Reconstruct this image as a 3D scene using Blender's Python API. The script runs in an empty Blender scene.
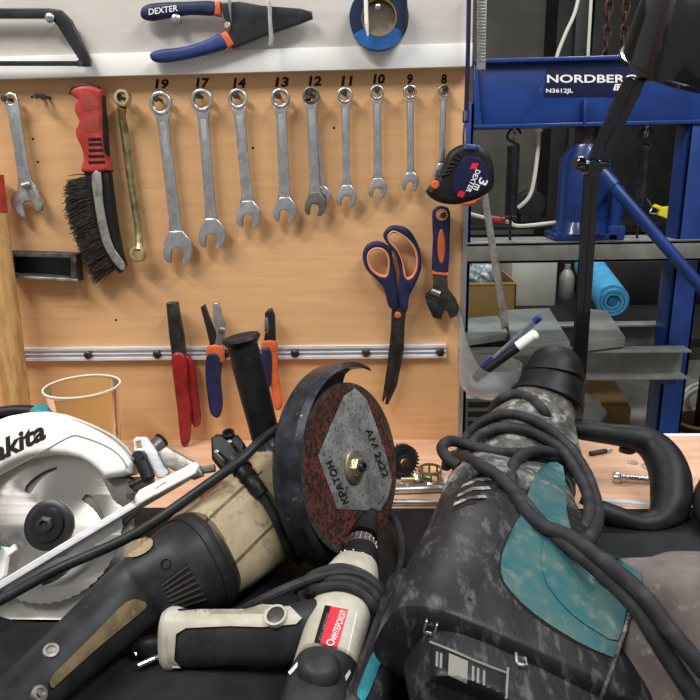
import bpy, bmesh, math, random
from mathutils import Vector, Matrix
from mathutils.bvhtree import BVHTree
from mathutils.geometry import delaunay_2d_cdt
random.seed(7)
SC = bpy.context.scene
COL = SC.collection
V = Vector

# ------------------------------------------------------------------ camera
FPX = 672.0
CAMP = V((0, -.93, 1.30))
MC = Matrix(((0.9989405, 0.00812815, 0.04529681), (0.04141927, 0.27019862, -0.96191328), (-0.02005771, 0.96277029, 0.26957568)))
cam = bpy.data.cameras.new('camera'); camo = bpy.data.objects.new('camera', cam); COL.objects.link(camo)
cam.sensor_width = 36; cam.sensor_fit = 'HORIZONTAL'; cam.lens = FPX / 700 * 36; cam.clip_start = .02
camo.matrix_world = Matrix.Translation(CAMP) @ MC.to_4x4()
SC.camera = camo
# ------------------------------------------------------------------ light
w = bpy.data.worlds.new('world'); SC.world = w; w.use_nodes = True
w.node_tree.nodes['Background'].inputs[0].default_value = (.96, .95, .93, 1)
w.node_tree.nodes['Background'].inputs[1].default_value = .36
def area(name, loc, target, sx, sy, power, col=(1, .97, .93)):
    l = bpy.data.lights.new(name, 'AREA'); l.shape = 'RECTANGLE'; l.size = sx; l.size_y = sy; l.energy = power; l.color = col
    o = bpy.data.objects.new(name, l); COL.objects.link(o); o.location = loc
    o.rotation_euler = (V(target) - V(loc)).to_track_quat('-Z', 'Y').to_euler()
    return o
area('ceiling_tube_left', (-1.0, -1.0, 2.75), (-.1, 0, 1.0), 1.3, .16, 41)
area('ceiling_tube_right', (1.0, -.7, 2.75), (.3, .0, 1.0), 1.3, .16, 33, (.93, .96, 1))
area('ceiling_tube_back', (.6, 1.4, 2.85), (.6, 1.6, 0), 1.2, .2, 34, (.95, .97, 1))
SC.view_settings.view_transform = 'Standard'; SC.view_settings.look = 'None'
SC.view_settings.exposure = 0.05; SC.view_settings.gamma = 1

# ------------------------------------------------------------------ pixel -> world helpers (a point on a real plane of the place)
def ray(px, py): return (MC @ V((px - 350, 350 - py, -FPX)))
def PY(px, py, Y):
    r = ray(px, py); return CAMP + r * ((Y - CAMP.y) / r.y)
def PZ(px, py, z):
    r = ray(px, py); return CAMP + r * ((z - CAMP.z) / r.z)
def PD(px, py, d): return CAMP + ray(px, py) * (d / FPX)
FWD = MC @ V((0, 0, -1)); RIGHT = MC @ V((1, 0, 0)); UP = MC @ V((0, 1, 0))
def depth(p): return (p - CAMP).dot(FWD)
def topx(p):
    c = MC.transposed() @ (p - CAMP); return (350 + FPX * c.x / -c.z, 350 - FPX * c.y / -c.z)

class Fr:
    """a flat working plane in the world: origin, two axes, normal"""
    def __init__(s, o, x, n):
        s.o = V(o); s.n = V(n).normalized(); x = V(x); s.x = (x - s.n * x.dot(s.n)).normalized(); s.y = s.n.cross(s.x)
    def w(s, a, b, c=0): return s.o + s.x * a + s.y * b + s.n * c
    def hit(s, px, py):
        r = ray(px, py); return CAMP + r * ((s.o - CAMP).dot(s.n) / r.dot(s.n))
    def l(s, px, py):
        p = s.hit(px, py) - s.o; return (p.dot(s.x), p.dot(s.y))
    def ls(s, pts): return [s.l(*p) for p in pts]
    def off(s, d): return Fr(s.o + s.n * d, s.x, s.n)
def WALL(off=0): return Fr((0, -off, 0), (1, 0, 0), (0, -1, 0))

# ------------------------------------------------------------------ materials
def lin(c):
    return tuple((v / 255 / 12.92) if v / 255 <= .04045 else ((v / 255 + .055) / 1.055) ** 2.4 for v in c) + (1,)
MATS = {}
def mat(name, c1, c2=None, rough=.5, metal=0, scale=20, lo=.4, hi=.6, stretch=(1, 1, 1), bump=0, bscale=None, detail=4, trans=0, ior=1.45, alpha=1, c3=None, s3=60, lo3=.55, hi3=.62, coat=0, aniso=0, rough2=None):
    m = bpy.data.materials.new(name); m.use_nodes = True; nt = m.node_tree; N = nt.nodes; L = nt.links
    b = N['Principled BSDF']
    b.inputs['Base Color'].default_value = lin(c1); b.inputs['Roughness'].default_value = rough; b.inputs['Metallic'].default_value = metal
    b.inputs['Transmission Weight'].default_value = trans; b.inputs['IOR'].default_value = ior; b.inputs['Alpha'].default_value = alpha
    b.inputs['Coat Weight'].default_value = coat
    if metal == 0 and rough >= .4: b.inputs['Specular IOR Level'].default_value = .3
    tc = N.new('ShaderNodeTexCoord'); mp = N.new('ShaderNodeMapping'); mp.inputs['Scale'].default_value = stretch
    L.new(tc.outputs['Object'], mp.inputs['Vector'])
    def noise(sc, det=detail):
        n = N.new('ShaderNodeTexNoise'); n.inputs['Scale'].default_value = sc; n.inputs['Detail'].default_value = det; n.inputs['Roughness'].default_value = .65
        L.new(mp.outputs[0], n.inputs['Vector']); return n
    def ramp(src, a, bb):
        r = N.new('ShaderNodeMapRange'); r.inputs[1].default_value = a; r.inputs[2].default_value = bb; L.new(src, r.inputs[0]); return r
    last = None
    if c2:
        r = ramp(noise(scale).outputs['Fac'], lo, hi); mx = N.new('ShaderNodeMix'); mx.data_type = 'RGBA'
        mx.inputs[6].default_value = lin(c1); mx.inputs[7].default_value = lin(c2); L.new(r.outputs[0], mx.inputs[0]); last = mx.outputs[2]
        if rough2 is not None:
            q = N.new('ShaderNodeMapRange'); q.inputs[3].default_value = rough; q.inputs[4].default_value = rough2; L.new(r.outputs[0], q.inputs[0]); L.new(q.outputs[0], b.inputs['Roughness'])
    if c3:
        r = ramp(noise(s3, 6).outputs['Fac'], lo3, hi3); mx = N.new('ShaderNodeMix'); mx.data_type = 'RGBA'
        if last: L.new(last, mx.inputs[6])
        else: mx.inputs[6].default_value = lin(c1)
        mx.inputs[7].default_value = lin(c3); L.new(r.outputs[0], mx.inputs[0]); last = mx.outputs[2]
    if last: L.new(last, b.inputs['Base Color'])
    if bump:
        n = noise(bscale or scale, 5); bp = N.new('ShaderNodeBump'); bp.inputs['Strength'].default_value = bump; bp.inputs['Distance'].default_value = .002
        L.new(n.outputs['Fac'], bp.inputs['Height']); L.new(bp.outputs[0], b.inputs['Normal'])
    if aniso:
        b.inputs['Anisotropic'].default_value = aniso
        tg = N.new('ShaderNodeTangent'); tg.direction_type = 'RADIAL'; tg.axis = 'Z'; L.new(tg.outputs[0], b.inputs['Tangent'])
    MATS[name] = m; return m
M = MATS
mat('board_wood', (211, 168, 122), (200, 155, 109), rough=.42, scale=6, stretch=(1, 1, 16), lo=.35, hi=.7, detail=8, c3=(188, 142, 98), s3=11, lo3=.56, hi3=.85, bump=.05, bscale=60)
mat('board_edge', (150, 150, 150), rough=.4, metal=.6)
mat('white_laminate', (205, 200, 192), (196, 190, 182), rough=.45, scale=5, stretch=(1, 1, 8))
mat('white_strip', (224, 222, 218), rough=.4)
mat('bench_wood', (218, 176, 146), (204, 158, 128), rough=.45, scale=9, stretch=(1, 6, 1), c3=(170, 130, 105), s3=30, lo3=.62, hi3=.8)
mat('bench_frame', (60, 62, 66), rough=.5)
mat('rubber_mat', (17, 18, 19), (32, 33, 36), rough=.62, scale=12, c3=(62, 64, 66), s3=90, lo3=.66, hi3=.8, bump=.3, bscale=200)
mat('chrome', (216, 217, 218), (180, 181, 183), rough=.24, metal=1, scale=60, rough2=.36)
mat('satin_steel', (208, 209, 210), (172, 172, 172), rough=.36, metal=.95, scale=50)
mat('old_steel', (178, 175, 168), (120, 115, 108), rough=.45, metal=.85, scale=90, lo=.45, hi=.7)
mat('brass_steel', (178, 170, 128), (120, 112, 80), rough=.38, metal=.85, scale=50)
mat('dark_steel', (52, 50, 48), (80, 76, 72), rough=.42, metal=.7, scale=60)
mat('zinc', (214, 206, 178), (180, 170, 136), rough=.32, metal=.9, scale=60)
mat('aluminium', (222, 224, 228), (204, 206, 210), rough=.35, metal=.25, scale=30, stretch=(1, 10, 10))
mat('black_paint', (22, 22, 24), (38, 38, 40), rough=.38, scale=40)
mat('black_plastic', (21, 21, 23), (36, 36, 38), rough=.5, scale=60, lo=.5, hi=.8)
mat('tray_grey', (44, 42, 41), (84, 80, 76), rough=.6, scale=60)
mat('ink', (32, 22, 18), rough=.8)
mat('red_plastic', (176, 62, 56), (150, 48, 44), rough=.42, scale=50)
mat('red_grip', (150, 34, 38), (118, 26, 30), rough=.38, scale=60)
mat('brush_recess', (140, 58, 50), rough=.6)
mat('wood_handle', (190, 152, 98), (166, 126, 76), rough=.5, scale=16, stretch=(6, 6, 1), c3=(140, 100, 60), s3=40, lo3=.6, hi3=.75)
mat('plug_black', (15, 15, 16), (28, 28, 29), rough=.45, scale=60)
mat('blue_grip', (36, 42, 78), (28, 32, 60), rough=.5, scale=60)
mat('blue_bright', (44, 62, 116), (36, 50, 96), rough=.5, scale=60)
mat('orange_grip', (208, 104, 62), (186, 90, 52), rough=.45, scale=60)
mat('peach_grip', (214, 138, 106), rough=.5)
mat('tape_blue', (40, 98, 160), (30, 74, 130), rough=.4, scale=40)
mat('tape_dark', (26, 40, 62), rough=.45)
mat('bristle', (38, 35, 31), (66, 60, 50), rough=.6, metal=.3, scale=200)
mat('white_plastic', (238, 236, 228), (226, 223, 214), rough=.33, scale=20)
mat('blade_steel', (196, 192, 186), rough=.3, metal=1, aniso=.92)
mat('grey_guard', (120, 117, 111), (96, 93, 88), rough=.42, metal=.55, scale=30)
mat('light_guard', (176, 174, 164), (160, 158, 148), rough=.42, metal=.3, scale=20)
mat('line_grey', (120, 118, 112), rough=.5)
mat('teal_plastic', (44, 128, 138), (34, 104, 114), rough=.4, scale=40)
mat('grinder_beige', (176, 160, 130), (142, 126, 98), rough=.55, scale=22, lo=.35, hi=.7, c3=(104, 90, 68), s3=60, lo3=.56, hi3=.72, bump=.1)
mat('grinder_black', (28, 28, 30), (44, 43, 42), rough=.46, scale=30, c3=(92, 84, 70), s3=110, lo3=.66, hi3=.82)
mat('lever_tan', (112, 96, 66), (84, 72, 50), rough=.5, scale=60, c3=(140, 116, 70), s3=120, lo3=.6, hi3=.72)
mat('guard_metal', (60, 63, 72), (34, 35, 39), rough=.34, metal=.6, scale=40, c3=(120, 118, 110), s3=150, lo3=.62, hi3=.7)
mat('disc_red', (112, 56, 44), (74, 42, 36), rough=.8, scale=60, lo=.4, hi=.6, c3=(36, 32, 28), s3=230, lo3=.47, hi3=.54, bump=.5, bscale=300)
mat('disc_grey', (142, 142, 138), (110, 110, 106), rough=.75, scale=40, c3=(44, 42, 40), s3=330, lo3=.56, hi3=.62, bump=.3, bscale=300)
mat('disc_rim', (66, 58, 50), (46, 40, 36), rough=.9, scale=90, c3=(92, 82, 70), s3=260, lo3=.55, hi3=.65, bump=.5, bscale=300)
mat('drill_beige', (182, 178, 164), (164, 158, 142), rough=.45, scale=30, c3=(120, 110, 92), s3=70, lo3=.62, hi3=.78)
mat('drill_black', (36, 36, 39), (48, 47, 48), rough=.5, scale=60)
mat('label_red', (206, 36, 52), rough=.4)
mat('label_black', (18, 16, 18), rough=.4)
mat('label_white', (225, 225, 225), rough=.5)
mat('cord_rubber', (36, 35, 38), (60, 58, 59), rough=.62, scale=60, lo=.45, hi=.75)
mat('cord_black', (26, 27, 29), (40, 41, 43), rough=.42, scale=40)
mat('hammer_black', (24, 24, 27), (44, 44, 46), rough=.42, scale=22, lo=.35, hi=.75, detail=9, stretch=(2.2, 1, 1), c3=(124, 122, 118), s3=46, lo3=.53, hi3=.92, bump=.15, bscale=120)
mat('hammer_dusty', (58, 57, 56), (108, 104, 98), rough=.6, scale=30, lo=.4, hi=.65, c3=(176, 172, 164), s3=70, lo3=.5, hi3=.72, bump=.25, bscale=120)
mat('hammer_teal', (44, 90, 95), (74, 96, 92), rough=.4, scale=34, lo=.4, hi=.7, detail=8, c3=(108, 116, 108), s3=90, lo3=.52, hi3=.8, bump=.1, bscale=150)
mat('hammer_brown', (108, 99, 95), (88, 80, 78), rough=.6, scale=20, c3=(146, 138, 132), s3=60, lo3=.58, hi3=.75, bump=.15, bscale=120)
mat('rubber_black', (16, 16, 18), (30, 30, 31), rough=.5, scale=40, c3=(96, 96, 94), s3=160, lo3=.68, hi3=.78)
mat('press_blue', (16, 54, 122), (14, 44, 102), rough=.34, scale=12, coat=.2)
mat('press_dark', (22, 26, 58), rough=.4)
mat('press_grey', (136, 136, 130), (116, 116, 112), rough=.48, metal=.2, scale=14, c3=(150, 152, 148), s3=50, lo3=.6, hi3=.8)
mat('plate_green', (142, 150, 144), (124, 130, 124), rough=.5, metal=.25, scale=20)
mat('lamp_black', (7, 7, 9), (14, 14, 17), rough=.2, scale=30, coat=.5)
mat('white_cable', (205, 202, 190), rough=.45)
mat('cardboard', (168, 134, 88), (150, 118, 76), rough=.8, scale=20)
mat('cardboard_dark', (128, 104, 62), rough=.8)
mat('mat_cyan', (70, 146, 184), (58, 130, 168), rough=.7, scale=30)
mat('mat_cyan_dark', (44, 96, 120), rough=.8)
mat('wall_dark', (92, 88, 80), (78, 75, 68), rough=.8, scale=3)
mat('floor_tile', (176, 176, 164), (152, 152, 142), rough=.5, scale=4)
mat('cabinet_grey', (158, 156, 146), (146, 144, 134), rough=.6, scale=4)
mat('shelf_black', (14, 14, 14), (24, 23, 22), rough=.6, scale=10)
mat('chain_rust', (74, 50, 38), (50, 36, 30), rough=.6, metal=.5, scale=90)
mat('yellow_plastic', (222, 208, 38), rough=.45)
mat('bubble', (150, 162, 166), (90, 104, 110), rough=.25, scale=60)
mat('clear_cup', (246, 234, 200), rough=.06, trans=.93, ior=1.2)
mat('clear_plastic', (235, 238, 240), rough=.12, trans=.9, ior=1.25)
mat('oil', (190, 170, 130), (170, 150, 110), rough=.3, scale=40, trans=.5, ior=1.3)
mat('navy_ink', (26, 34, 110), rough=.35)
mat('cloth_white', (205, 205, 202), rough=.8)
mat('pink_mark', (176, 70, 84), rough=.6)

# ------------------------------------------------------------------ objects
def thing(name, label, cat, loc=(0, 0, 0), group=None):
    o = bpy.data.objects.new(name, None); COL.objects.link(o); o.location = loc; o.empty_display_size = .02
    o['label'] = label; o['category'] = cat
    if group: o['group'] = group
    return o
def tag(o, label, cat, group=None):
    o['label'] = label; o['category'] = cat
    if group: o['group'] = group
    return o
def origin(o):
    p = V((0, 0, 0))
    while o: p += o.location; o = o.parent
    return p
def obj(name, bm, m, parent=None, label=None, angle=35, base=None):
    """bm holds world coordinates; the mesh is stored about its thing's origin (or about base)"""
    me = bpy.data.meshes.new(name)
    if isinstance(bm, bmesh.types.BMesh):
        org = origin(parent) if parent else (V(base) if base is not None else V((0, 0, 0)))
        if parent is None and base is None and len(bm.verts):
            xs = [v.co for v in bm.verts]
            org = V((sum(p.x for p in xs) / len(xs), sum(p.y for p in xs) / len(xs), min(p.z for p in xs)))
        bmesh.ops.translate(bm, vec=-org, verts=bm.verts)
        bm.normal_update(); bm.to_mesh(me); bm.free()
    for p in me.polygons: p.use_smooth = True
    me.set_sharp_from_angle(angle=math.radians(angle))
    me.materials.append(M[m] if isinstance(m, str) else m)
    o = bpy.data.objects.new(name, me); COL.objects.link(o)
    if parent: o.parent = parent
    else: o.location = org
    if label: o['label'] = label
    return o
def struct(name, bm, m):
    o = obj(name, bm, m, base=(0, 0, 0)); o['kind'] = 'structure'; return o
def join(*bms):
    a = bms[0]
    for b in bms[1:]:
        me = bpy.data.meshes.new('t'); b.to_mesh(me); a.from_mesh(me); b.free(); bpy.data.meshes.remove(me)
    return a
def fix(bm):
    bmesh.ops.recalc_face_normals(bm, faces=bm.faces); return bm

def box(x0, x1, y0, y1, z0, z1, bev=0):
    bm = bmesh.new(); bmesh.ops.create_cube(bm, size=1)
    for v in bm.verts:
        v.co = V((x0 + (v.co.x + .5) * (x1 - x0), y0 + (v.co.y + .5) * (y1 - y0), z0 + (v.co.z + .5) * (z1 - z0)))
    if bev: bmesh.ops.bevel(bm, geom=bm.edges[:], offset=bev, segments=2, affect='EDGES', profile=.5)
    return fix(bm)
def fbox(fr, x0, x1, y0, y1, z0, z1, bev=0):
    bm = box(x0, x1, y0, y1, z0, z1, bev)
    for v in bm.verts: v.co = fr.w(*v.co)
    return bm
def crom(pts, n=6, closed=False):
    P = [V(p) for p in pts]; out = []; k = len(P)
    if k < 3 and not closed: return P
    rng = range(k) if closed else range(k - 1)
    for i in rng:
        if closed: a, b, c, d = P[(i - 1) % k], P[i], P[(i + 1) % k], P[(i + 2) % k]
        else: a, b, c, d = P[max(i - 1, 0)], P[i], P[i + 1], P[min(i + 2, k - 1)]
        for j in range(n):
            t = j / n
            out.append(.5 * ((2 * b) + (c - a) * t + (2 * a - 5 * b + 4 * c - d) * t * t + (3 * b - a - 3 * c + d) * t ** 3))
    if not closed: out.append(P[-1])
    return out
def curve_mesh(cu):
    o = bpy.data.objects.new('tmp', cu); COL.objects.link(o)
    dg = bpy.context.evaluated_depsgraph_get()
    me = bpy.data.meshes.new_from_object(o.evaluated_get(dg))
    bm = bmesh.new(); bm.from_mesh(me)
    bpy.data.objects.remove(o); bpy.data.meshes.remove(me); bpy.data.curves.remove(cu)
    return bm
def plate2(loops, thick, bev=.0005, seg=2):
    """flat plate with rounded rim, holes are inner loops; local 2D"""
    cu = bpy.data.curves.new('p', 'CURVE'); cu.dimensions = '2D'; cu.fill_mode = 'BOTH'
    for lp in loops:
        s = cu.splines.new('POLY'); s.points.add(len(lp) - 1)
        for i, p in enumerate(lp): s.points[i].co = (p[0], p[1], 0, 1)
        s.use_cyclic_u = True
    bev = min(bev, thick * .49)
    cu.extrude = thick / 2 - bev; cu.bevel_depth = bev; cu.bevel_resolution = seg; cu.offset = -bev
    bm = curve_mesh(cu); bmesh.ops.remove_doubles(bm, verts=bm.verts, dist=1e-6)
    return bm
def plate(fr, loops, thick, bev=.0005, smooth=0, px=True, lift=0, seg=2):
    """loops: list of px outlines on frame fr (first outer, rest holes)"""
    if not isinstance(loops[0][0], (tuple, list, Vector)): loops = [loops]
    L = []
    for lp in loops:
        q = fr.ls(lp) if px else [tuple(p)[:2] for p in lp]
        if smooth: q = [(p.x, p.y) for p in crom([V((a, b, 0)) for a, b in q], smooth, True)]
        L.append(q)
    bm = plate2(L, thick, bev, seg)
    for v in bm.verts: v.co = fr.w(v.co.x, v.co.y, v.co.z + lift)
    return fix(bm)
def circ(cx, cy, r, n=24, a0=0, ry=None): return [(cx + r * math.cos(a0 + 2 * math.pi * i / n), cy + (ry or r) * math.sin(a0 + 2 * math.pi * i / n)) for i in range(n)]
def tube(pts, r, seg=12, n=6, closed=False, smooth=True, caps=True):
    P = crom(pts, n, closed) if smooth and len(pts) > 2 else [V(p) for p in pts]
    if isinstance(r, (list, tuple)):
        R = []
        k = len(pts)
        for i in range(len(P)):
            t = i / (len(P) - 1) * (k - 1); a = min(int(t), k - 2); R.append(r[a] + (r[a + 1] - r[a]) * (t - a))
    else: R = [r] * len(P)
    bm = bmesh.new(); rings = []; nrm = None
    for i, p in enumerate(P):
        if closed: t = (P[(i + 1) % len(P)] - P[i - 1]).normalized()
        else: t = (P[min(i + 1, len(P) - 1)] - P[max(i - 1, 0)]).normalized()
        if nrm is None: nrm = t.orthogonal().normalized()
        else: nrm = (nrm - t * nrm.dot(t)).normalized()
        b = t.cross(nrm)
        rings.append([bm.verts.new(p + (nrm * math.cos(2 * math.pi * j / seg) + b * math.sin(2 * math.pi * j / seg)) * R[i]) for j in range(seg)])
    K = len(rings)
    for i in range(K if closed else K - 1):
        a, b = rings[i], rings[(i + 1) % K]
        sh = 0
        if closed and i == K - 1:
            sh = min(range(seg), key=lambda s: (a[0].co - b[s].co).length)
        for j in range(seg): bm.faces.new((a[j], a[(j + 1) % seg], b[(j + 1 + sh) % seg], b[(j + sh) % seg]))
    if caps and not closed: bm.faces.new(rings[0][::-1]); bm.faces.new(rings[-1])
    return fix(bm)
def lathe(o, axis, prof, seg=40, a0=0, a1=None, xd=None):
    """prof: (radius, height along axis) list; partial sweep if a1 given"""
    o = V(o); ax = V(axis).normalized(); x = V(xd) if xd is not None else ax.orthogonal(); x = (x - ax * x.dot(ax)).normalized(); y = ax.cross(x)
    bm = bmesh.new(); rings = []; full = a1 is None
    n = seg if full else seg + 1
    for i in range(n):
        a = (2 * math.pi * i / seg) if full else a0 + (a1 - a0) * i / seg
        rings.append([bm.verts.new(o + ax * h + (x * math.cos(a) + y * math.sin(a)) * max(r, 1e-5)) for r, h in prof])
    for i in range(n if full else n - 1):
        a, b = rings[i], rings[(i + 1) % n]
        for j in range(len(prof) - 1): bm.faces.new((a[j], a[j + 1], b[j + 1], b[j]))
    bmesh.ops.remove_doubles(bm, verts=bm.verts, dist=2e-5)
    return fix(bm)
def cyl(a, b, r, seg=20, bev=0, r2=None):
    a = V(a); b = V(b); h = (b - a).length; r2 = r if r2 is None else r2
    return lathe(a, b - a, [(0, 0), (r - bev, 0), (r, bev), (r2, h - bev), (r2 - bev, h), (0, h)], seg)
def hexa(o, ax, r, h): return lathe(o, ax, [(0, 0), (r, 0), (r, h * .85), (r * .9, h), (0, h)], 6)
def ring_loft(rings, caps=True):
    bm = bmesh.new(); R = [[bm.verts.new(p) for p in r] for r in rings]
    for i in range(len(R) - 1):
        a, b = R[i], R[i + 1]; n = len(a)
        for j in range(n): bm.faces.new((a[j], a[(j + 1) % n], b[(j + 1) % n], b[j]))
    if caps: bm.faces.new(R[0][::-1]); bm.faces.new(R[-1])
    return fix(bm)
def body(secs, e=2.4, seg=36, n=5, dome=(.0, .0)):
    """a moulded body: each section = (edge px a, edge px b, centre world point, thickness ratio).
    Rings are superellipses across the body's own axis."""
    C = []; W = []; T = []; E = []
    for s in secs:
        a, b, c, tr = s[:4]; d = depth(c); A = PD(a[0], a[1], d); B = PD(b[0], b[1], d)
        C.append((A + B) / 2); W.append((B - A) / 2); T.append(tr); E.append(s[4] if len(s) > 4 else e)
    C2 = crom(C, n); W2 = crom(W, n); T2 = [v.x for v in crom([V((t, 0, 0)) for t in T], n)]; E2 = [v.x for v in crom([V((t, 0, 0)) for t in E], n)]
    def ring(c, wv, ax, tr, e, k=1):
        nn = wv.cross(ax).normalized(); hw = wv.length; u = wv.normalized(); r = []
        for j in range(seg):
            a = 2 * math.pi * j / seg; ca, sa = math.cos(a), math.sin(a)
            r.append(c + u * (hw * k * math.copysign(abs(ca) ** (2 / e), ca)) + nn * (hw * tr * k * math.copysign(abs(sa) ** (2 / e), sa)))
        return r
    rings = []
    for i in range(len(C2)):
        ax = (C2[min(i + 1, len(C2) - 1)] - C2[max(i - 1, 0)]).normalized()
        rings.append(ring(C2[i], W2[i], ax, T2[i], E2[i]))
    def cap(i, ax, dd, first):
        out = []
        for k in (.97, .88, .7, .4):
            q = ring(C2[i] + ax * (dd * math.sqrt(1 - k * k)), W2[i], ax if not first else -ax, T2[i], E2[i], k); out.append(q)
        return out
    if dome[0]:
        ax = (C2[0] - C2[1]).normalized(); rings = cap(0, ax, dome[0], True)[::-1] + rings
    if dome[1]:
        ax = (C2[-1] - C2[-2]).normalized(); rings = rings + cap(-1, ax, dome[1], False)
    rings = [[V((p.x, p.y, max(p.z, .9045))) for p in r] for r in rings]
    return ring_loft(rings)
def bvh(*bms_or_objs):
    bm = bmesh.new()
    for o in bms_or_objs:
        if isinstance(o, bpy.types.Object):
            me = o.data.copy(); me.transform(Matrix.Translation(origin(o))); bm.from_mesh(me); bpy.data.meshes.remove(me)
    t = BVHTree.FromBMesh(bm); bm.free(); return t
def hit(t, px, py):
    r = ray(px, py).normalized(); h = t.ray_cast(CAMP, r)
    return (h[0], h[1]) if h[0] is not None else (None, None)
def onto(t, pts2, lift):
    """map px points on to a moulded surface; misses keep the depth of their nearest neighbour"""
    H = [hit(t, *p) for p in pts2]; good = [i for i, h in enumerate(H) if h[0] is not None]
    if not good: raise RuntimeError('no surface under the part')
    out = []
    for i, p in enumerate(pts2):
        if H[i][0] is not None: out.append(H[i][0] + (CAMP - H[i][0]).normalized() * lift)
        else:
            j = min(good, key=lambda g: (pts2[g][0] - p[0]) ** 2 + (pts2[g][1] - p[1]) ** 2)
            out.append(PD(p[0], p[1], depth(H[j][0]) - lift))
    return out
def inlay(t, outline, lift=.0012, step=5, smooth=0, sink=.003, relax=0):
    """a moulded panel or sticker of real thickness following the body surface"""
    q = outline
    if smooth: q = [(p.x, p.y) for p in crom([V((a, b, 0)) for a, b in q], smooth, True)]
    dense = []
    for i in range(len(q)):
        a, b = V(q[i]), V(q[(i + 1) % len(q)]); k = max(1, int((b - a).length / step))
        for j in range(k): dense.append(a + (b - a) * (j / k))
    vs = [V((p[0], p[1])) for p in dense]; nb = len(vs)
    x0, x1 = min(v.x for v in vs), max(v.x for v in vs); y0, y1 = min(v.y for v in vs), max(v.y for v in vs)
    y = y0 + step * .5; row = 0
    while y < y1:
        x = x0 + step * (.5 if row % 2 else 0)
        while x < x1:
            vs.append(V((x + random.uniform(-.1, .1), y))); x += step
        y += step; row += 1
    ov, oe, of, *_ = delaunay_2d_cdt(vs, [(i, (i + 1) % nb) for i in range(nb)], [], 1, .05)
    pts = onto(t, [(v.x, v.y) for v in ov], lift)
    if relax:
        nb_ = {i: set() for i in range(len(pts))}
        for f in of:
            for i in f: nb_[i].update(j for j in f if j != i)
        d_ = [depth(p) for p in pts]
        for _ in range(relax):
            d_ = [min(d_[i], (d_[i] + sum(d_[j] for j in nb_[i])) / (1 + len(nb_[i]))) for i in range(len(d_))]
        pts = [PD(v.x, v.y, d) for v, d in zip(ov, d_)]
    bm = bmesh.new(); B = [bm.verts.new(p) for p in pts]
    for f in of:
        try: bm.faces.new([B[i] for i in f])
        except ValueError: pass
    bmesh.ops.delete(bm, geom=[v for v in bm.verts if not v.link_faces], context='VERTS')
    for f in bm.faces:
        f.normal_update()
    r = bmesh.ops.extrude_face_region(bm, geom=bm.faces[:])
    for v in [g for g in r['geom'] if isinstance(g, bmesh.types.BMVert)]:
        v.co += (v.co - CAMP).normalized() * (lift + sink)
    return fix(bm)
def text2(s, size=1, bold=0, shear=0, sx=1, spacing=1, extr=0):
    cu = bpy.data.curves.new('t', 'FONT'); cu.body = s; cu.size = size; cu.offset = bold; cu.shear = shear; cu.space_character = spacing
    cu.fill_mode = 'FRONT'; cu.resolution_u = 3
    bm = curve_mesh(cu)
    if not bm.verts: return bm
    x0 = min(v.co.x for v in bm.verts); x1 = max(v.co.x for v in bm.verts); y0 = min(v.co.y for v in bm.verts); y1 = max(v.co.y for v in bm.verts)
    for v in bm.verts: v.co = V(((v.co.x - x0) / (x1 - x0), (v.co.y - y0) / (y1 - y0), 0))
    return bm
def lettering(name, s, target, p0, p1, h, m, parent, lift=.0006, thick=.0005, **kw):
    """writing on a surface: baseline from px p0 to px p1, letter height h px (90 deg counter-clockwise of the baseline)"""
    bm = text2(s, **kw); bmesh.ops.triangulate(bm, faces=bm.faces)
    a = V(p0); b = V(p1); u = b - a; n = V((u.y, -u.x)).normalized() * h
    q = [a + u * v.co.x + n * v.co.y for v in bm.verts]
    if isinstance(target, Fr): pts = [target.hit(p.x, p.y) + target.n * lift for p in q]
    else: pts = onto(target, [(p.x, p.y) for p in q], lift)
    for v, p in zip(bm.verts, pts): v.co = p
    r = bmesh.ops.extrude_face_region(bm, geom=bm.faces[:])
    for v in [g for g in r['geom'] if isinstance(g, bmesh.types.BMVert)]: v.co += (v.co - CAMP).normalized() * thick
    return obj(name, fix(bm), m, parent)
def cord_px(t, pts, r, lift=None, tail=.03):
    """centre line of a cord laid over a body; px points, misses take their neighbours' depth"""
    lift = r * .9 if lift is None else lift
    ds = []
    for p in pts:
        h = hit(t, p[0], p[1])[0] if t else None
        if len(p) > 2: ds.append(p[2])
        else: ds.append(depth(h) - lift if h is not None else None)
    idx = [i for i, d in enumerate(ds) if d is not None]
    for i in range(len(ds)):
        if ds[i] is None:
            lo = [j for j in idx if j < i]; hi = [j for j in idx if j > i]
            if lo and hi: a, b = lo[-1], hi[0]; ds[i] = ds[a] + (ds[b] - ds[a]) * (i - a) / (b - a)
            else: ds[i] = ds[lo[-1]] if lo else ds[hi[0]]
    for _ in range(2):
        e = ds[:]
        for i in range(len(ds)):
            lo, hi = ds[max(i - 1, 0)], ds[min(i + 1, len(ds) - 1)]
            e[i] = min(ds[i] + .002, (lo + 2 * ds[i] + hi) / 4)
        ds = e
    if tail: ds[0] += tail; ds[-1] += tail
    return [PD(p[0], p[1], d) for p, d in zip(pts, ds)]

BZ = .90      # bench top
MZ = .904     # top of the black rubber mat
# ================================================================== the setting
struct('floor', box(-2.5, 3.2, -2, 3.4, -.05, 0), 'floor_tile')
struct('wall_back', box(-2.5, 3.2, 3.4, 3.5, 0, 3), 'wall_dark')
struct('wall_right', box(3.2, 3.3, -2, 3.5, 0, 3), 'wall_dark')

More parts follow.
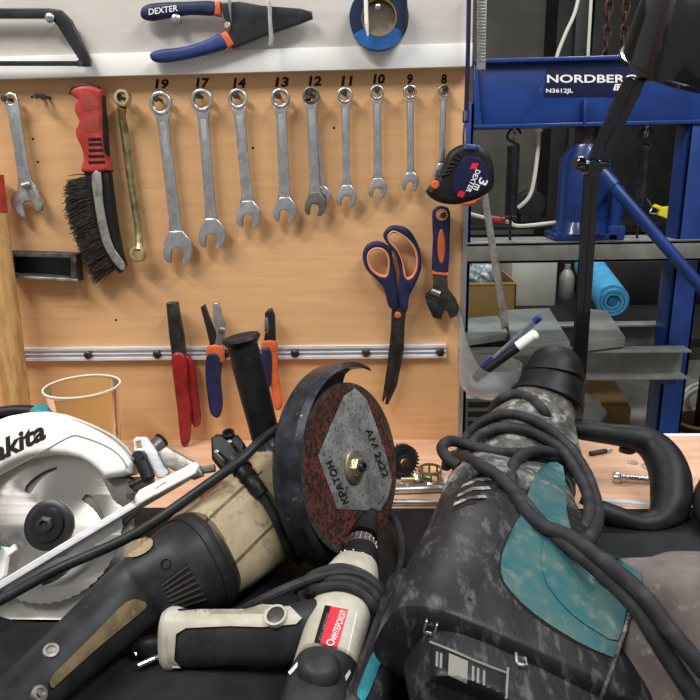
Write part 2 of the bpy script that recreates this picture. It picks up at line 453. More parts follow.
# workbench
t = thing('workbench', 'workbench with pale wood top running across under the board', 'workbench', (0, -.4, 0))
obj('bench_top', box(-1.1, 1.2, -.78, .02, .86, BZ, .002), 'bench_wood', t)
for x in (-1.0, 1.1):
    for y in (-.72, -.06): obj('leg', box(x - .03, x + .03, y - .03, y + .03, 0, .86), 'bench_frame', t)
obj('edge_strip', box(.125, 1.2, .006, .014, BZ, BZ + .003), 'white_strip', t, 'white strip on the rear edge')
tag(obj('rubber_mat', box(-1.09, 1.19, -.775, -.212, BZ, MZ, .001), 'rubber_mat', None), 'worn black rubber mat covering the front of the bench', 'mat')

# tool board
t = thing('tool_board', 'plywood tool board with handwritten wrench sizes and hanging tools', 'tool board', (-.4, .01, BZ))
XR = .1135
obj('panel', box(-1.05, XR, 0, .016, BZ, 1.75), 'board_wood', t)
obj('edge_trim', box(XR, XR + .006, -.003, .018, BZ, 1.247), 'board_edge', t, 'pale metal edge trim')
for x in (-1.0, .05): obj('batten', box(x - .02, x + .02, .016, .05, BZ, 1.75), 'bench_wood', t)
W0 = WALL(0)
def number(s, cx, y, w_, h, kw={}):
    lettering('handwritten_number', s, W0, (cx - w_ / 2, y + h / 2), (cx + w_ / 2, y + h / 2), h, 'ink', t, bold=.045, shear=.12, thick=.0004, lift=.0003)
for s, cx, cy, ww in (('19', 162, 84, 14), ('17', 203, 83, 14), ('14', 239.5, 83, 13), ('13', 282, 82, 14), ('12', 315, 81, 13), ('11', 347, 81, 12), ('10', 379, 79, 12), ('9', 410, 79, 6), ('8', 444, 79, 6)):
    number(s, cx, cy, ww, 10)
def peg(px, py, L=.02, r=.0022, par=None, m='dark_steel'):
    p = PY(px, py, 0)
    return obj('hanging_screw', join(cyl(p + V((0, .005, 0)), p + V((0, -L, 0)), r, 10), lathe(p + V((0, -L, 0)), (0, -1, 0), [(0, 0), (r * 1.9, 0), (r * 1.7, .0012), (0, .0018)], 12)), m, par or t)
for p in ((12, 100), (125, 99), (161, 100), (202, 97), (239, 97), (280, 97), (311, 94), (345, 94), (377, 91), (410, 91), (444, 90), (44, 97), (50, 98), (442, 214), (390, 246)):
    peg(*p)
holes = [(33, 139), (38, 162), (116, 320), (253, 148), (334, 128), (32, 97)]
obj('nail_hole', join(*[lathe(PY(a, b, 0), (0, -1, 0), [(0, .0003), (.0016, .0003), (.0018, .0001)], 10) for a, b in holes]), 'ink', t)

# white laminate panel above
t = thing('laminate_board', 'white laminate board fixed above the plywood board', 'board', (-.4, -.01, 1.41))
zt = PY(0, 76, -.012).z; zr = PY(463, 71, -.012).z
obj('panel', box(-1.05, XR + .004, -.014, 0, (zt + zr) / 2, 1.75, .001), 'white_laminate', t)
WP = WALL(.014)
z0 = (zt + zr) / 2
obj('lower_strip', box(-1.05, XR + .004, -.018, -.014, z0, z0 + .027, .0008), 'white_strip', t, 'brighter strip along the lower edge')

# ================================================================== tools on the white panel
t = thing('hacksaw', 'black hacksaw frame hanging in the top left corner', 'hacksaw', PY(40, 60, -.03))
f = WALL(.03)
obj('frame', plate(f, [(-60, 8.5), (50, 8.5), (62, 10.5), (71.5, 20), (91, 60), (91, 66.5), (78, 66.5), (78, 61), (80, 60), (58, 25.5), (53, 20), (46, 18.5), (-60, 18.5)], .009, .0015), 'black_paint', t)
obj('blade', plate(f, [(-60, 61), (82, 61), (82, 66), (-60, 66)], .0015), 'black_paint', t)
p = PY(83, 64, -.03); obj('tension_pin', cyl(p + V((0, .006, 0)), p + V((0, -.008, 0)), .003), 'dark_steel', t)
def pan_screw(px, py, off, r=.006, label=None, len_=.02, nm='pan_head_screw'):
    p = PY(px, py, -off)
    b = join(cyl(p + V((0, len_, 0)), p, r * .45, 12), lathe(p, (0, -1, 0), [(0, 0), (r, 0), (r * .95, .0015), (r * .6, .003), (0, .0036)], 20),
             box(p.x - r * .6, p.x + r * .6, p.y - .0042, p.y - .002, p.z - .0006, p.z + .0006), box(p.x - .0006, p.x + .0006, p.y - .0042, p.y - .002, p.z - r * .6, p.z + r * .6))
    return tag(obj(nm, b, 'chrome'), label, 'screw', 'screws in the white panel')
pan_screw(50, 18, .036, label='silver screw head holding the hacksaw frame')
pan_screw(176, 19, .032, label='silver screw below the upper blue handle of the long pliers')
pan_screw(378, 7, .03, .005, label='silver screw inside the blue tape roll')

t = thing('wire_cutter', 'long black nosed pliers with blue handles and orange bands on the white panel', 'pliers', PY(230, 40, -.03))
f = WALL(.028)
obj('handle', plate(f, [(141, 13), (145, 6), (158, 3), (185, 2), (218, 2), (217, 15), (190, 15), (165, 19), (152, 21), (143, 19)], .013, .005, 3), 'blue_grip', t)
obj('handle', plate(f, [(151, 54), (160, 50), (185, 47), (205, 41), (222, 34), (229, 47), (210, 54), (185, 60), (163, 63), (153, 61)], .013, .005, 3, lift=.001), 'blue_bright', t)
obj('orange_band', plate(f, [(215, 2), (221, 2), (222, 17), (215, 16)], .0135, .003), 'orange_grip', t)
obj('orange_band', plate(f, [(221, 35), (227, 31), (235, 45), (229, 50)], .0145, .003), 'orange_grip', t)
obj('jaw', plate(f, [(221, 3), (240, 2), (262, 6), (300, 9), (312, 12), (313, 19), (300, 24), (262, 37), (233, 49), (226, 38), (232, 28), (224, 18)], .009, .002), 'black_paint', t)
p = PY(228, 26, -.03); obj('pivot', cyl(p, p + V((0, -.006, 0)), .004, bev=.001), 'old_steel', t)
lettering('lettering', 'DEXTER', WALL(.0349), (149, 15), (178, 11), 6, 'label_white', t, bold=.01, shear=.1)

f = WALL(.042)
t = obj('awl', join(tube([PY(229, -10, -.038), PY(230, 8, -.038), PY(231.5, 22, -.034)], [.0022, .0018, .0004], 8)), 'chrome'); tag(t, 'thin steel spike over the jaw of the long pliers', 'awl')
t = obj('flat_screwdriver_blade', plate(f, [(267, -15), (271, -15), (272, 20), (274, 38), (273, 46), (268, 46), (269, 38), (268, 20)], .003, .001), 'satin_steel'); tag(t, 'flat silver screwdriver shaft crossing the black pliers jaw', 'screwdriver')

# tape roll
t = thing('tape_roll', 'roll of blue tape hanging on the white panel', 'tape', PY(379, 40, -.03))
c = PY(379, 21, -.014); R = PY(408, 21, -.014).x - c.x; ri = .6 * R
obj('roll', lathe(c, (0, -1, 0), [(ri, .001), (R, .001), (R, .022), (ri, .022), (ri, .001)], 48, xd=(1, 0, 0)), 'tape_blue', t)
obj('core', lathe(c, (0, -1, 0), [(ri - .0015, 0), (ri, 0), (ri, .0225), (ri - .0015, .0225), (ri - .0015, 0)], 48), 'cardboard_dark', t)
obj('wound_face', lathe(c + V((0, -.0222, 0)), (0, -1, 0), [(ri, 0), (R * .99, 0), (R * .99, .0006), (ri, .0006), (ri, 0)], 48, math.radians(-28), math.radians(208), xd=(1, 0, 0)), 'tape_dark', t, 'dark side of the roll')
tag(obj('cotton_stick', join(tube([PY(365.5, -12, -.045), PY(366.5, 24, -.042)], .0025, 10), tube([PY(366.5, 24, -.042), PY(368, 36, -.040)], [.0027, .0009], 10)), 'white_plastic'), 'slim white stick hanging over the left side of the tape roll', 'stick')
tag(obj('hanging_string', tube([PY(405, -12, -.04), PY(406, 10, -.04), PY(406, 26, -.04), PY(402, 34, -.038)], .002, 8), 'cord_black'), 'short black cord hanging over the right side of the tape roll', 'cord')

# ================================================================== tools on the board
OFF = .014
def wrench(px, ring_c, ro, jaw_c, wj, sw, label, m='chrome', off=OFF, dark=None):
    """combination wrench: polished ring on top, open jaw below; sizes in px on the board plane"""
    k = .00133
    a = PY(ring_c[0], ring_c[1], -off); b = PY(jaw_c[0], jaw_c[1], -off)
    d = (b - a); L = d.length; n = V((0, -1, 0))
    fr = Fr(a, n.cross(d.normalized()) * -1, n); ydir = -1 if fr.y.dot(d) < 0 else 1
    t = thing('combination_wrench', label, 'wrench', b, 'combination wrenches on the board')
    R = ro * k; hw = sw * k / 2; J = wj * k / 2; th = .004
    q = [(R * .75, ydir * R * .72), (hw * 1.1, ydir * R * 1.35), (hw, ydir * R * 2), (hw, ydir * L * .5), (hw * 1.05, ydir * (L - J * 1.9)), (hw * 1.5, ydir * (L - J * .9)), (-hw * 1.5, ydir * (L - J * .9)), (-hw * 1.05, ydir * (L - J * 1.9)), (-hw, ydir * L * .5), (-hw, ydir * R * 2), (-hw * 1.1, ydir * R * 1.35), (-R * .75, ydir * R * .72)]
    obj('shank', plate(fr, q, th * 1.1, .0014, px=False), m, t)
    q2 = [(hw * .45, ydir * (R * 1.6)), (hw * .45, ydir * (L - J * 1.5)), (-hw * .45, ydir * (L - J * 1.5)), (-hw * .45, ydir * (R * 1.6))]
    obj('raised_panel', plate(fr, q2, .0006, .0002, px=False, lift=th * .6), 'satin_steel', t)
    s = []
    for i in range(24): r_ = R * (.66 if i % 2 else .6); an = 2 * math.pi * i / 24; s.append((r_ * math.cos(an), r_ * math.sin(an)))
    obj('ring_end', plate(fr, [circ(0, 0, R, 40), s], th * 1.9, .0018, px=False, seg=3), dark or m, t)
    # jaw: turned 15 degrees
    th15 = math.radians(-15); cy = ydir * L
    P = [(-.55, -1.25), (-.85, -.75), (-1.0, -.2), (-1.0, .35), (-.86, .8), (-.55, 1.02), (-.36, .98), (-.40, .6), (-.41, .18), (-.28, -.02), (0, -.1), (.28, -.02), (.41, .18), (.40, .6), (.36, 1.08), (.55, 1.12), (.88, .85), (1.0, .35), (1.0, -.2), (.85, -.75), (.55, -1.25)]
    jj = []
    for x, y in P:
        x *= J; y *= J * .98
        if y > -J * .5 or True:
            kx = x * math.cos(th15) - y * math.sin(th15); ky = x * math.sin(th15) + y * math.cos(th15)
        if y < -J: kx, ky = x * .8, y
        jj.append((kx, cy + ydir * ky))
    obj('open_jaw', plate(fr, jj, th * 1.5, .0012, px=False), dark or m, t)
    return t
wrench(0, (161, 103.5), 11.3, (178.5, 249), 30, 11.5, 'longest combination wrench, hanging under the number 19')
wrench(0, (202, 100.5), 10.8, (212.5, 235), 27, 10.5, 'second longest combination wrench, under the handwritten 17')
wrench(0, (238, 99), 9.6, (249, 215.5), 24, 10.5, 'third wrench in the row, satin grey under the handwritten 14', 'satin_steel')
wrench(0, (280.5, 98.5), 9.4, (285.5, 211), 22.5, 10.5, 'fourth wrench in the row, bright one under the handwritten 13')
wrench(0, (312, 97), 7.5, (322.5, 196), 16, 7, 'thinner wrench half hidden behind the one under 12', off=.007)
wrench(0, (311, 95.5), 8.3, (315.5, 205), 20.5, 9.5, 'dark jawed combination wrench hanging under the number 12', off=.018, dark='grey_guard')
wrench(0, (345, 95.5), 7.6, (347, 197), 19, 7.8, 'sixth wrench in the row, under the handwritten 11', 'satin_steel')
wrench(0, (377, 92.5), 7, (378, 189), 17.5, 7.8, 'seventh wrench in the row, with duller ends, under the handwritten 10', dark='old_steel')
wrench(0, (410, 92), 6.6, (410.5, 182.5), 16, 6.8, 'eighth wrench in the row, small one under the handwritten 9')
wrench(0, (443.5, 91), 5.8, (441.5, 172), 14, 6, 'shortest wrench, under the number 8 and half behind the tape measure', off=.008)

# adjustable wrench left
f = WALL(.015)
t = thing('adjustable_wrench', 'small all steel adjustable wrench hanging at the left end of the board', 'wrench', PY(28, 215, -.015))
obj('body', plate(f, [[(4, 101), (5, 95), (10, 92), (16, 94), (19, 101), (24, 135), (29, 165), (32, 180), (36, 186), (39, 193), (38, 199), (32, 202), (27, 201), (23, 204), (25, 212), (27, 220), (20, 215), (12, 206), (12, 199), (18, 190), (19, 182), (14, 145), (8, 112)], circ(11.5, 100, 4, 16)], .006, .0015), 'satin_steel', t)
obj('sliding_jaw', plate(f, [(31, 181), (35, 188), (38, 192), (44, 203), (42, 211), (37, 213), (34, 203), (29, 197), (27, 190)], .007, .0015), 'old_steel', t)
obj('groove', plate(f, [(14, 112), (17, 112), (24, 165), (20, 166)], .0006, .0002, lift=.0033), 'chrome', t)
a = PY(23, 186, -.019); b = PY(31, 184, -.019); obj('worm_screw', join(*[cyl(a + (b - a) * (i / 6), a + (b - a) * ((i + .7) / 6), .0042, 14) for i in range(6)], cyl(a, b, .0033)), 'satin_steel', t)

# ring spanner, yellowish
t = thing('ring_spanner', 'yellowish double ended ring spanner beside the wire brush', 'wrench', PY(138, 258, -.02))
f = WALL(.018)
obj('shank', tube([PY(122, 107, -.022), PY(122, 117, -.016), PY(125, 135, -.013), PY(131, 180, -.013), PY(138, 225, -.013), PY(139, 242, -.018), PY(139, 250, -.022)], [.006, .0052, .0055, .0055, .0055, .0052, .0062], 10), 'brass_steel', t)
for (cx, cy, r) in ((124, 98.5, 8.4), (139, 253.5, 8.8)):
    p = PY(cx, cy, -.018); R = r * .00131
    obj('ring_end', lathe(p, (0, -1, .12), [(R * .55, -.002), (R * .9, -.003), (R, 0), (R, .006), (R * .85, .009), (R * .6, .009), (R * .55, -.002)], 32), 'zinc', t)

# wire brush
t = thing('wire_brush', 'wire brush with red handle and worn dark bristles', 'brush', PY(95, 278, -.03))
f = WALL(.024)
obj('handle', plate(f, [(73, 95), (76, 89), (88, 86), (100, 89), (103, 97), (104, 130), (106, 152), (111, 170), (84, 172), (86, 160), (84, 148), (80, 140), (78, 130), (82, 122), (78, 114), (77, 106), (80, 100)], .02, .004, 2), 'red_plastic', t)
f2 = f.off(.0096)
obj('grip_recess', plate(f2, [(81, 98), (86, 93), (94, 96), (99, 103), (99, 110), (84, 112), (81, 106)], .0012, .0003), 'brush_recess', t)
obj('grip_recess', plate(f2, [(86, 116), (99, 115), (99, 132), (86, 134), (82, 128)], .0012, .0003), 'brush_recess', t)
for i, y in enumerate((138, 143, 149, 155, 161)):
    obj('slot', plate(f2, [(88, y), (101 + i, y - .5), (101.5 + i, y + 2.8), (89, y + 3.3)], .0012, .0003), 'black_plastic', t)
obj('handle_cap', plate(f.off(-.003), [(71, 95), (74, 86), (88, 82.5), (99, 87), (104, 96), (109, 160), (112, 172), (106, 172), (101, 130), (98, 96), (90, 90), (78, 91)], .017, .003), 'black_plastic', t)
obj('back', plate(f.off(-.003), [(86, 172), (110, 168), (113, 195), (117, 225), (122, 252), (126, 266), (121, 273), (112, 262), (104, 245), (97, 220), (92, 195)], .018, .003), 'black_plastic', t)
obj('metal_strip', plate(f.off(.0085), [(92, 174), (101, 173), (103, 200), (108, 228), (114, 248), (124, 262), (125, 268), (121, 270), (111, 258), (103, 243), (98, 222), (94, 197)], .003, .0008, 2), 'old_steel', t)
bm = bmesh.new()
for i in range(1500):
    s = random.random(); yy = 176 + s * 88
    bx = 95 + 26 * s ** 1.6 + random.uniform(-3, 3); by = yy
    tx = 68 + 26 * max(0, s - .25) ** 1.2 * 1.5 + random.gauss(0, 2.2); ty = yy + 8 + s * 9 + random.gauss(0, 3)
    Yb = -.018 + random.uniform(-.009, .006)
    a = PY(bx, by, Yb); b = PY(tx, ty, Yb + random.uniform(-.008, .008)); m_ = (a + b) / 2 + V((0, random.uniform(-.003, .003), random.uniform(0, .003)))
    ww = V((.0003, 0, .0008)); dn = V((0, .0008, 0))
    vs = [bm.verts.new(q) for q in (a - ww, a + ww, a + dn, m_ - ww, m_ + ww, m_ + dn, b - ww * .6, b + ww * .6, b + dn * .6)]
    for k in (0, 3):
        for j in range(3): bm.faces.new((vs[k + j], vs[k + (j + 1) % 3], vs[k + 3 + (j + 1) % 3], vs[k + 3 + j]))
o = obj('bristles', bm, 'bristle', t); o['kind'] = 'stuff'

# black tray
t = thing('wall_tray', 'empty black plastic tray fixed low on the board beside the wood handle', 'tray', PY(45, 281, -.02))
f = W0
pts = [(8, 251), (79, 253), (80, 281), (8, 276)]; pin = [(13, 255.5), (74, 257), (74.5, 277), (13, 272.5)]
obj('frame', plate(f.off(.011), [pts, pin], .022, .001), 'tray_grey', t)
obj('back_panel', plate(f.off(.002), pts, .003, .0005), 'black_paint', t)
obj('lip', plate(f.off(.022), [(19, 275.5), (78, 279), (79, 282), (16, 278)], .003, .0008), 'old_steel', t, 'scuffed grey lip')

# wooden handle with red end
t = thing('hammer_handle', 'pale wooden hammer handle leaning at the left edge of the board', 'handle', PZ(22, 452, MZ))
a = PY(-9, 175, -.026); b = PY(21, 440, -.06); b.z = BZ + .017
obj('shaft', tube([a, a + (b - a) * .13, a + (b - a) * .5, a + (b - a) * .8, b], [.014, .0145, .0165, .0175, .0155], 20), 'wood_handle', t)
obj('painted_end', tube([a, a + (b - a) * .13], .0155, 20, smooth=False), 'red_plastic', t, 'red painted end')

# tape measure
t = thing('tape_measure', 'black and blue tape measure hanging on a cord at the board edge', 'tape measure', PY(461, 205, -.045))
f = WALL(.05)
ol = [(426, 192), (430, 186), (440, 172), (447, 155), (456, 147), (466, 144), (478, 146), (487, 153), (492, 165), (493, 180), (490, 190), (478, 198), (465, 203), (448, 204), (434, 200)]
obj('case', plate(f, ol, .032, .008, 3, seg=4), 'black_plastic', t)
obj('face', plate(f.off(.0165), [(452, 190), (458, 168), (466, 157), (478, 158), (487, 168), (489, 182), (480, 193), (465, 198)], .002, .0008, 3), 'press_dark', t, 'dark blue label face')
obj('top_pad', plate(f.off(.003), [(461, 149), (466, 144.5), (475, 145), (479, 150), (474, 152), (465, 152)], .03, .006, 2, seg=4), 'blue_bright', t)
c = f.off(.016).hit(435, 185); obj('lock_button', lathe(c, (0, -1, 0), [(0, .003), (.004, .0028), (.0056, 0), (.0056, -.004)], 24), 'orange_grip', t)
obj('orange_bumper', plate(f, [(458, 203), (481, 196), (477, 202), (468, 206)], .03, .004), 'orange_grip', t)
for i in range(6):
    q = [(441 + i * 3.2, 176 - i * 4.6), (450 + i * 2.4, 173 - i * 3.2)]
    obj('grip_rib', tube([f.off(.0165).hit(*q[0]), f.off(.0168).hit(*q[1])], .0012, 8, smooth=False), 'rubber_black', t)
FT = f.off(.0178)
obj('red_stripe', plate(FT, [(472.5, 163), (479, 163.5), (463, 198), (457, 196)], .0006, .0002), 'label_red', t)
obj('stripe_panel', plate(FT.off(.0003), [(470, 168.5), (480, 169.5), (469.5, 192), (458, 190)], .0008, .0002), 'press_dark', t)
lettering('lettering', 'DEXTER', FT, (476, 169), (465.5, 191), 5, 'label_white', t, bold=.02, lift=.0012)
lettering('lettering', '3', FT, (480, 177), (477.5, 183), 9, 'label_white', t, bold=.02, lift=.0012)
lettering('lettering', 'm', FT, (475.5, 183.5), (473, 189), 5, 'label_white', t, bold=.02, lift=.0012)
tag(obj('hanging_rope', join(tube([PY(469, -14, -.03), PY(468, 50, -.032), PY(466, 116, -.036)], .0028, 10), tube([PY(466, 112, -.036), PY(465.5, 122, -.04)], .0042, 10), tube([PY(465.5, 120, -.04), PY(463.5, 134, -.048), PY(464, 150, -.052)], .0014, 8)), 'press_dark'), 'dark blue knotted cord holding the tape measure', 'cord')
t = thing('ribbed_strip', 'grey ribbed metal strip hanging in front of the blue beam end', 'strip', PY(482, 70, .02))
f = WALL(-.02)
obj('strip', plate(f, [(477, -18), (487, -18), (485.5, 70), (476.5, 70)], .003, .0006), 'satin_steel', t)
obj('ribs', join(*[plate(f.off(.002), [(478.5, y), (485.5, y), (485.5, y + 1.6), (478.5, y + 1.6)], .0012, .0003) for y in [-14 + i * 3.2 for i in range(24)]]), 'old_steel', t)
tag(obj('steel_ruler', plate(WALL(.026), [(480, 190), (487, 190), (509, 326), (502, 330)], .002, .0005), 'old_steel'), 'long grey steel strip hanging below the tape measure', 'ruler')

# scissors
t = thing('scissors', 'large scissors with dark blue and orange handles hanging open side down', 'scissors', PY(388, 404, -.02))
f = WALL(.016)
lo = [(376, 241), (367, 244.5), (363, 252), (363, 260), (367, 270), (377, 280), (384, 289), (389, 307), (399, 308), (398, 295), (396, 275), (393, 262), (391, 250), (384, 243)]
li = [(376, 248), (369.5, 252), (368, 259), (371, 268), (378, 274.5), (386, 276), (388.5, 269), (388.5, 258), (384, 250)]
ro = [(383, 235), (388, 227), (396, 225), (407, 228), (415, 238), (420, 251), (421, 268), (416, 282), (409, 296), (407, 310), (400, 305), (398, 292), (399, 281), (399, 269), (395, 254), (387, 243)]
rh = [(388, 236), (393, 231), (401, 234), (410, 241.5), (416, 252), (416.5, 267), (412, 276), (406.5, 278), (404, 272), (402.5, 262), (397, 249), (390, 241)]
def off_loop(lp, d):
    cx = sum(p[0] for p in lp) / len(lp); cy = sum(p[1] for p in lp) / len(lp); o = []
    for x, y in lp:
        l = math.hypot(x - cx, y - cy); o.append((x + (x - cx) / l * d, y + (y - cy) / l * d))
    return o
for outer, inner, lf in ((lo, li, 0), (ro, rh, .003)):
    h = obj('handle', plate(f, [outer, inner], .011, .004, 3, lift=lf, seg=3), 'blue_grip', t)
    obj('soft_lining', plate(f, [off_loop(inner, 1.2), off_loop(inner, -1.2)], .012, .0014, 3, lift=lf), 'peach_grip', h)
obj('blade', plate(f, [(392, 303), (401, 303), (405, 318), (404, 350), (397, 386), (388, 405), (385, 404), (390, 370), (391, 325)], .002, .0006, lift=-.001), 'dark_steel', t)
obj('blade', plate(f, [(396, 303), (407, 306), (405, 320), (399, 350), (391, 386), (383, 402), (382, 400), (387, 366), (391, 330)], .002, .0006, lift=.0015), 'dark_steel', t)
p = PY(398, 315, -.0185); obj('pivot_rivet', lathe(p, (0, -1, 0), [(0, .003), (.003, .0027), (.0048, .001), (.0048, 0)], 20), 'orange_grip', t)

# black adjustable wrench with soft handle
t = thing('adjustable_wrench', 'black adjustable wrench with dark blue and orange grip at the board right edge', 'wrench', PY(442, 318, -.015))
f = WALL(.014)
obj('grip', plate(f, [[(432, 216), (434, 209), (439, 206), (445, 206.5), (450, 212), (449.5, 240), (448, 272), (440, 274), (432, 272), (433, 240)], circ(441.5, 214.5, 4.2, 16)], .012, .004, 2, seg=3), 'blue_grip', t)
obj('orange_inlay', plate(f, circ(441, 246, 4, 20, ry=17.5), .014, .002, 2), 'orange_grip', t)
obj('hanging_eye', plate(f, [circ(441.5, 214.5, 6, 24), circ(441.5, 214.5, 3.9, 24)], .0135, .001), 'peach_grip', t)
obj('collar', plate(f, [(432, 270), (448, 272), (448, 276), (432, 274)], .0125, .002), 'orange_grip', t)
obj('head', plate(f, [(433, 275), (447, 275), (448, 288), (456, 299), (459, 307), (457, 315), (450, 318.5), (447, 311), (441, 310), (436, 306), (430, 301), (425, 297), (426, 294), (433, 287)], .009, .002), 'dark_steel', t)
obj('sliding_jaw', plate(f, [(425, 298), (433, 301), (440, 306), (443, 311), (441, 319), (433, 317), (429, 309)], .008, .002, lift=.001), 'black_paint', t)
a = PY(431, 291, -.02); b = PY(440, 294, -.02); obj('worm_screw', join(*[cyl(a + (b - a) * (i / 6), a + (b - a) * ((i + .7) / 6), .0042, 14) for i in range(6)]), 'old_steel', t)

# aluminium rail
t = thing('aluminium_rail', 'ribbed aluminium rail screwed across the board', 'rail', PY(220, 360, -.008))
zc = PY(220, 353, -.006).z; x0 = PY(-60, 352, 0).x; x1 = PY(445.5, 353, 0).x; s = .0094
prof = [(0, -s), (.008, -s), (.008, -s + .0035), (.0045, -s + .0045), (.0045, -s + .008), (.0075, -s + .009), (.0075, s - .009), (.0045, s - .008), (.0045, s - .0045), (.008, s - .0035), (.008, s), (0, s)]
obj('rail_profile', ring_loft([[V((x, -d, zc + h)) for d, h in prof] for x in (x0, x1)]), 'aluminium', t)
for px in (20, 88, 157, 226, 295, 366, 440):
    p = PY(px, 354, -.0075); p.z = zc - .001
    h = obj('rail_screw', lathe(p, (0, -1, 0), [(0, 0), (.0062, 0), (.006, .0015), (.004, .0032), (0, .0036)], 20), 'dark_steel', t)
    obj('cross_slot', join(box(p.x - .0028, p.x + .0028, p.y - .0042, p.y - .002, p.z - .0005, p.z + .0005), box(p.x - .0005, p.x + .0005, p.y - .0042, p.y - .002, p.z - .0028, p.z + .0028)), 'black_paint', h)

# pliers
f = WALL(.02)
t = thing('pliers', 'pliers with plain red handles held on the rail', 'pliers', PY(186, 443, -.02))
obj('jaw', plate(f, [(167, 303), (170, 302), (178, 302), (180, 315), (184, 335), (186, 355), (173, 356), (170, 335)], .012, .002), 'dark_steel', t)
obj('handle', plate(f, [(173, 354), (186, 354), (189, 385), (192, 412), (191, 438), (187, 444), (182, 441), (179, 412), (175, 380)], .012, .0045, 3, lift=.004, seg=3), 'red_grip', t)
obj('handle', plate(f, [(183, 357), (190, 359), (195, 372), (198, 400), (200, 422), (196, 428), (191, 422), (186, 390)], .011, .004, 3, lift=-.005, seg=3), 'red_grip', t)
t = thing('pliers', 'pliers with one dark blue and orange handle and open jaws', 'pliers', PY(218, 417, -.02))
obj('jaw', plate(f, [(201, 307), (205, 304), (210, 318), (216, 333), (217, 346), (211, 347), (207, 330)], .009, .002), 'black_paint', t)
obj('jaw', plate(f, [(213, 303), (219, 302), (222, 312), (227, 325), (226, 340), (220, 350), (214, 346), (217, 335), (214, 318)], .007, .002, lift=.001), 'satin_steel', t)
p = PY(222, 331, -.0245); obj('pivot', lathe(p, (0, -1, 0), [(0, .002), (.0045, .0015), (.005, 0)], 20), 'chrome', t)
obj('orange_collar', plate(f, [(208, 345), (223, 345), (224, 358), (222, 362), (208, 358)], .012, .003, 2), 'orange_grip', t)
obj('handle', plate(f, [(207, 355), (214, 351), (222, 357), (221, 380), (223, 402), (221, 414), (217, 417), (211, 412), (208, 395), (206, 375)], .013, .005, 3, lift=.001, seg=3), 'blue_grip', t)
t = thing('cable_cutter', 'cutters with bright orange handle and blue handle behind the grinder handle', 'pliers', PY(280, 407, -.02))
obj('jaw', plate(f, [(265, 313), (268, 309), (272, 308), (275, 315), (276, 340), (264, 340), (266, 328)], .011, .003), 'black_paint', t)
obj('cutting_edge', plate(f, [(265, 318), (268, 316), (270, 326), (268, 332), (265, 332)], .012, .001), 'chrome', t)
obj('orange_collar', plate(f, [(263, 340), (276, 340), (277, 352), (262, 351)], .013, .004, 2), 'orange_grip', t)
obj('handle', plate(f, [(262, 349), (271, 347), (273, 365), (271, 385), (266, 390), (262, 370)], .013, .005, 3, lift=.003, seg=3), 'blue_grip', t)
obj('handle', plate(f, [(270, 348), (277, 350), (278, 370), (282, 395), (282, 407), (276, 409), (272, 395)], .012, .004, 3, seg=3), 'orange_grip', t)

# pen pot cut from a bottle
t = thing('pen_pot', 'clear plastic pot with rounded bottom hanging at the board edge', 'pot', PY(489, 400, -.05))
c = PY(489, 372, -.046); R = .043
bm = bmesh.new(); rings = []
for i in range(40):
    a = 2 * math.pi * i / 40
    top = .012 + .075 * max(0, -math.cos(a)) ** 3
    col = []
    for k in range(9):
        th = math.pi / 2 * k / 8; col.append((R * math.sin(th), -.005 - .033 * math.cos(th)))
    col += [(R, -.005 + (top + .005) * .5), (R * 1.01, top)]
    rings.append([(r, h) for r, h in col])
for th_ in (0, .0012):
    RR = [[bm.verts.new(c + V(((r - th_) * math.cos(2 * math.pi * i / 40) if r > th_ else 0, (r - th_) * math.sin(2 * math.pi * i / 40) if r > th_ else 0, h + (th_ if j < 8 else 0)))) for j, (r, h) in enumerate(rings[i])] for i in range(40)]
    for i in range(40):
        for j in range(10):
            bm.faces.new((RR[i][j], RR[i][j + 1], RR[(i + 1) % 40][j + 1], RR[(i + 1) % 40][j]))
    if th_ == 0: R0 = RR
    else:
        for i in range(40): bm.faces.new((R0[i][10], R0[(i + 1) % 40][10], RR[(i + 1) % 40][10], RR[i][10]))
bmesh.ops.remove_doubles(bm, verts=bm.verts, dist=1e-5)
obj('pot', fix(bm), 'clear_plastic', t)
t = thing('ballpoint_pen', 'clear ballpoint pen with blue end leaning in the pot', 'pen', PY(478, 374, -.045), 'pens in the clear pot')
a = PY(484, 368, -.045); b = PY(540, 317, -.06)
obj('barrel', cyl(a, b, .0042, 12), 'clear_plastic', t)
obj('refill', cyl(a, a + (b - a) * .9, .0014, 8), 'navy_ink', t)
obj('end_plug', cyl(a + (b - a) * .9, b, .0045, 12, .001), 'navy_ink', t)
obj('cap', cyl(a + (a - b) * .12, a + (b - a) * .2, .0055, 12, .001), 'navy_ink', t)
t = thing('marker_pen', 'thicker pen with white rounded end and black grip leaning in the pot', 'pen', PY(478, 380, -.045), 'pens in the clear pot')
a = PY(474, 379, -.055); b = PY(534, 335, -.068); d = (b - a)
obj('barrel', cyl(a, b - d * .2, .0062, 16, .001), 'black_plastic', t)
obj('white_end', join(cyl(a + d * .74, b, .0072, 18), lathe(b, d, [(.0072, 0), (.0062, .003), (.0035, .005), (0, .0056)], 18)), 'white_plastic', t)

